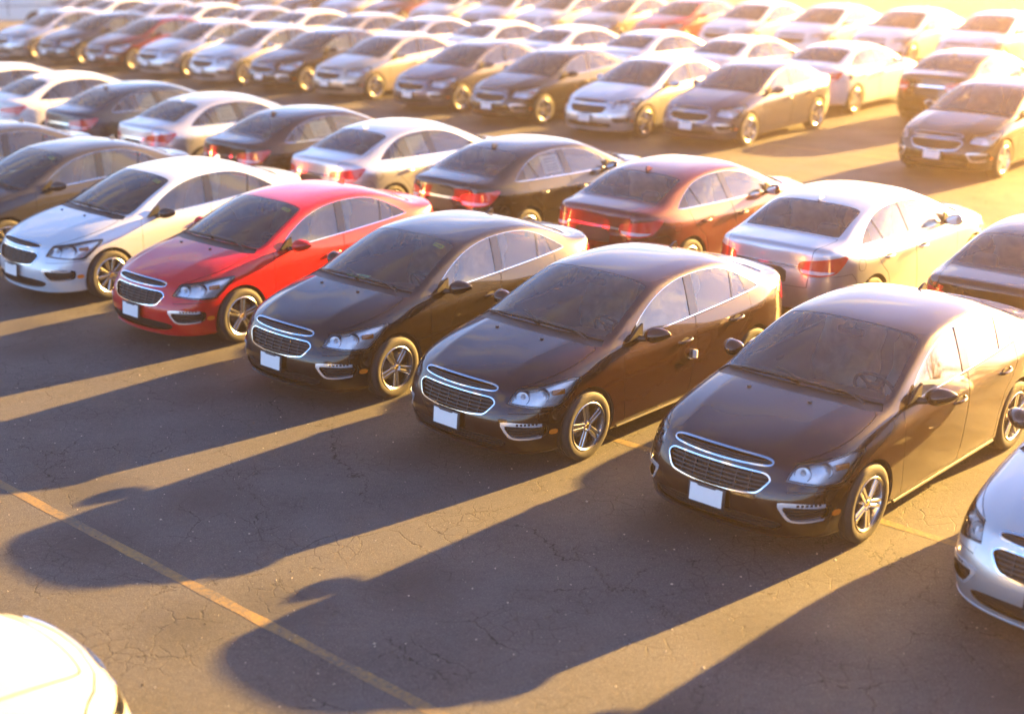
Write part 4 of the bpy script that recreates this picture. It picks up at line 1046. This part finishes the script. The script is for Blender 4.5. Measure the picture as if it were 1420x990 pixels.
ORD = ['first', 'second', 'third', 'fourth', 'fifth', 'sixth', 'seventh', 'eighth', 'ninth', 'tenth', 'eleventh', 'twelfth', 'thirteenth', 'fourteenth', 'fifteenth', 'sixteenth', 'seventeenth', 'eighteenth', 'nineteenth', 'twentieth']
# fourth row: roofs and tails behind the third
dcol = ['black', 'white', 'white', 'silver', 'white', 'white', 'silver', 'champagne', 'white', 'silver', 'white', 'silver', 'white', 'silver']
for i, col in enumerate(dcol):
    pos = ['third row gap at the right', 'empty bay, its whole tail showing', 'blue grey sedan beside the empty bay'][i] if i < 3 else ''
    lab = (f'{col} sedan in the fourth row behind the {pos}' if i < 3 else f'{col} sedan in the fourth row, {ORD[i]} from its right end by the sun glare')
    al = 13.6+2.68*i if i else 13.3
    car(lot(al, 31.25), 43.8+random.uniform(-.4, .4), col, lab, Dg, FINE)
ecol = ['white', 'white', 'silver', 'white', 'white', 'white', 'red', 'champagne', 'white', 'silver', 'white', 'maroon', 'silver', 'black', 'champagne', 'maroon', 'silver', 'navy', 'white', 'silver']
for i, col in enumerate(ecol):
    car(lot(11.5+2.55*i, 40.0), 223.8+random.uniform(-.4, .4), col, f'{col} sedan facing the camera in the last row, {ORD[i]} from the right', Eg, FINE)
car((lot(6.35, 1.20)[0]+.0, lot(6.35, 1.20)[1]+.66), 44, 'off white', 'white car in the bottom left corner, only its nose end in view', 'cars in the nearest row', (), shape='plain')
# ------------------------------------------------------------------ white van at the far left
def van():
    root = bpy.data.objects.new('cargo_van', None); COL.objects.link(root)
    root['label'] = 'white cargo van parked side-on beyond the far left end of the third row'; root['category'] = 'van'
    white = M['paint:white']
    prof = [(-2.75, .48), (-2.78, 1.2), (-2.70, 2.25), (-2.55, 2.42), (1.1, 2.42), (1.45, 2.30), (2.05, 1.45), (2.70, 1.22), (2.86, 1.0), (2.88, .48)]
    mb = MB(); pr = chaikin(P2(prof), 1); n = len(pr); secs = [(-.99, .97), (-.94, 1.0), (.94, 1.0), (.99, .97)]; V = []
    for y, sc in secs:
        V += [(x*(.985 if sc < 1 else 1), y*(1-.10*max(0, (z-1.2))/1.2), z if sc == 1 else .48+(z-.48)*.975) for x, z in pr]
    F = [tuple(range(n))[::-1], tuple(range(3*n, 4*n))]
    for j in range(3): F += [(j*n+i, j*n+(i+1) % n, (j+1)*n+(i+1) % n, (j+1)*n+i) for i in range(n)]
    mb.add(V, F); link('body', mb.mesh('van_body', white), root)
    for sg in (1, -1):
        mb = MB(); mb.prism([(1.15, 1.38), (1.95, 1.38), (1.55, 2.0), (1.15, 2.05)], sg*.955, sg*.985); link('side_window', mb.mesh('van_side_window', M['gloss_black']), root)
        mb = MB(); mb.tube([(.95, sg*.995, .6), (.95, sg*.935, 2.2)], .012, 4); mb.tube([(-.55, sg*.995, .6), (-.55, sg*.935, 2.2)], .012, 4); mb.tube([(-2.6, sg*.995, 1.05), (2.5, sg*.995, 1.05)], .02, 4)
        link('door_seams', mb.mesh('van_seams', M['seal']), root)
        mb = MB(); mb.box((2.6, sg*.8, .98), (.5, .3, .22), 0, .05); link('headlight', mb.mesh('van_headlight', M['reflector']), root)
        mb = MB(); mb.box((-2.76, sg*.86, 1.3), (.08, .14, .7), 0, .03); link('tail_light', mb.mesh('van_tail_light', M['red_lens']), root)
        mb = MB(); mb.box((1.75, sg*1.12, 1.42), (.12, .16, .3), 0, .04); mb.tube([(1.8, sg*.9, 1.36), (1.76, sg*1.08, 1.36)], .02, 6); link('side_mirror', mb.mesh('van_mirror', M['black']), root)
        for x in (1.85, -1.65):
            w = bpy.data.objects.new('wheel', PROTO['w_tyre']); COL.objects.link(w); w.parent = root; w.location = (x, sg*.90, .36); w.scale = (1.08, 1.1, 1.08); w.rotation_euler = (0, 0, 0 if sg > 0 else math.pi)
            for nm, k in (('rim', 'w_cap_rim'), ('brake_disc', 'w_brake')):
                c = bpy.data.objects.new(nm, PROTO[k]); COL.objects.link(c); c.parent = w
    mb = MB(); mb.prism([(1.52, 2.22), (2.02, 1.50), (2.06, 1.52), (1.57, 2.24)], -.80, .80); link('windshield', mb.mesh('van_windshield', M['gloss_black']), root)
    mb = MB(); mb.box((0, 0, .5), (4.6, 1.6, .12)); mb.box((2.9, 0, .55), (.12, 1.8, .22), 0, .04); mb.box((-2.82, 0, .55), (.12, 1.8, .2), 0, .04); link('bumpers', mb.mesh('van_bumpers', M['black']), root)
    for x in (1.85, -1.65):
        for sg in (1, -1):
            mb = MB(); mb.lathe([(.47, .0), (.47, .03), (0, .03)], 24); mb.v = [(a+x, sg*(.965+b), max(.40, c+.36)) for a, b, c in mb.v]; link('wheel_arch', mb.mesh('van_arch', M['liner']), root)
    return root
vn = van(); vn.location = (-16.0, 58.4, 0); vn.rotation_euler = (0, 0, R(178))
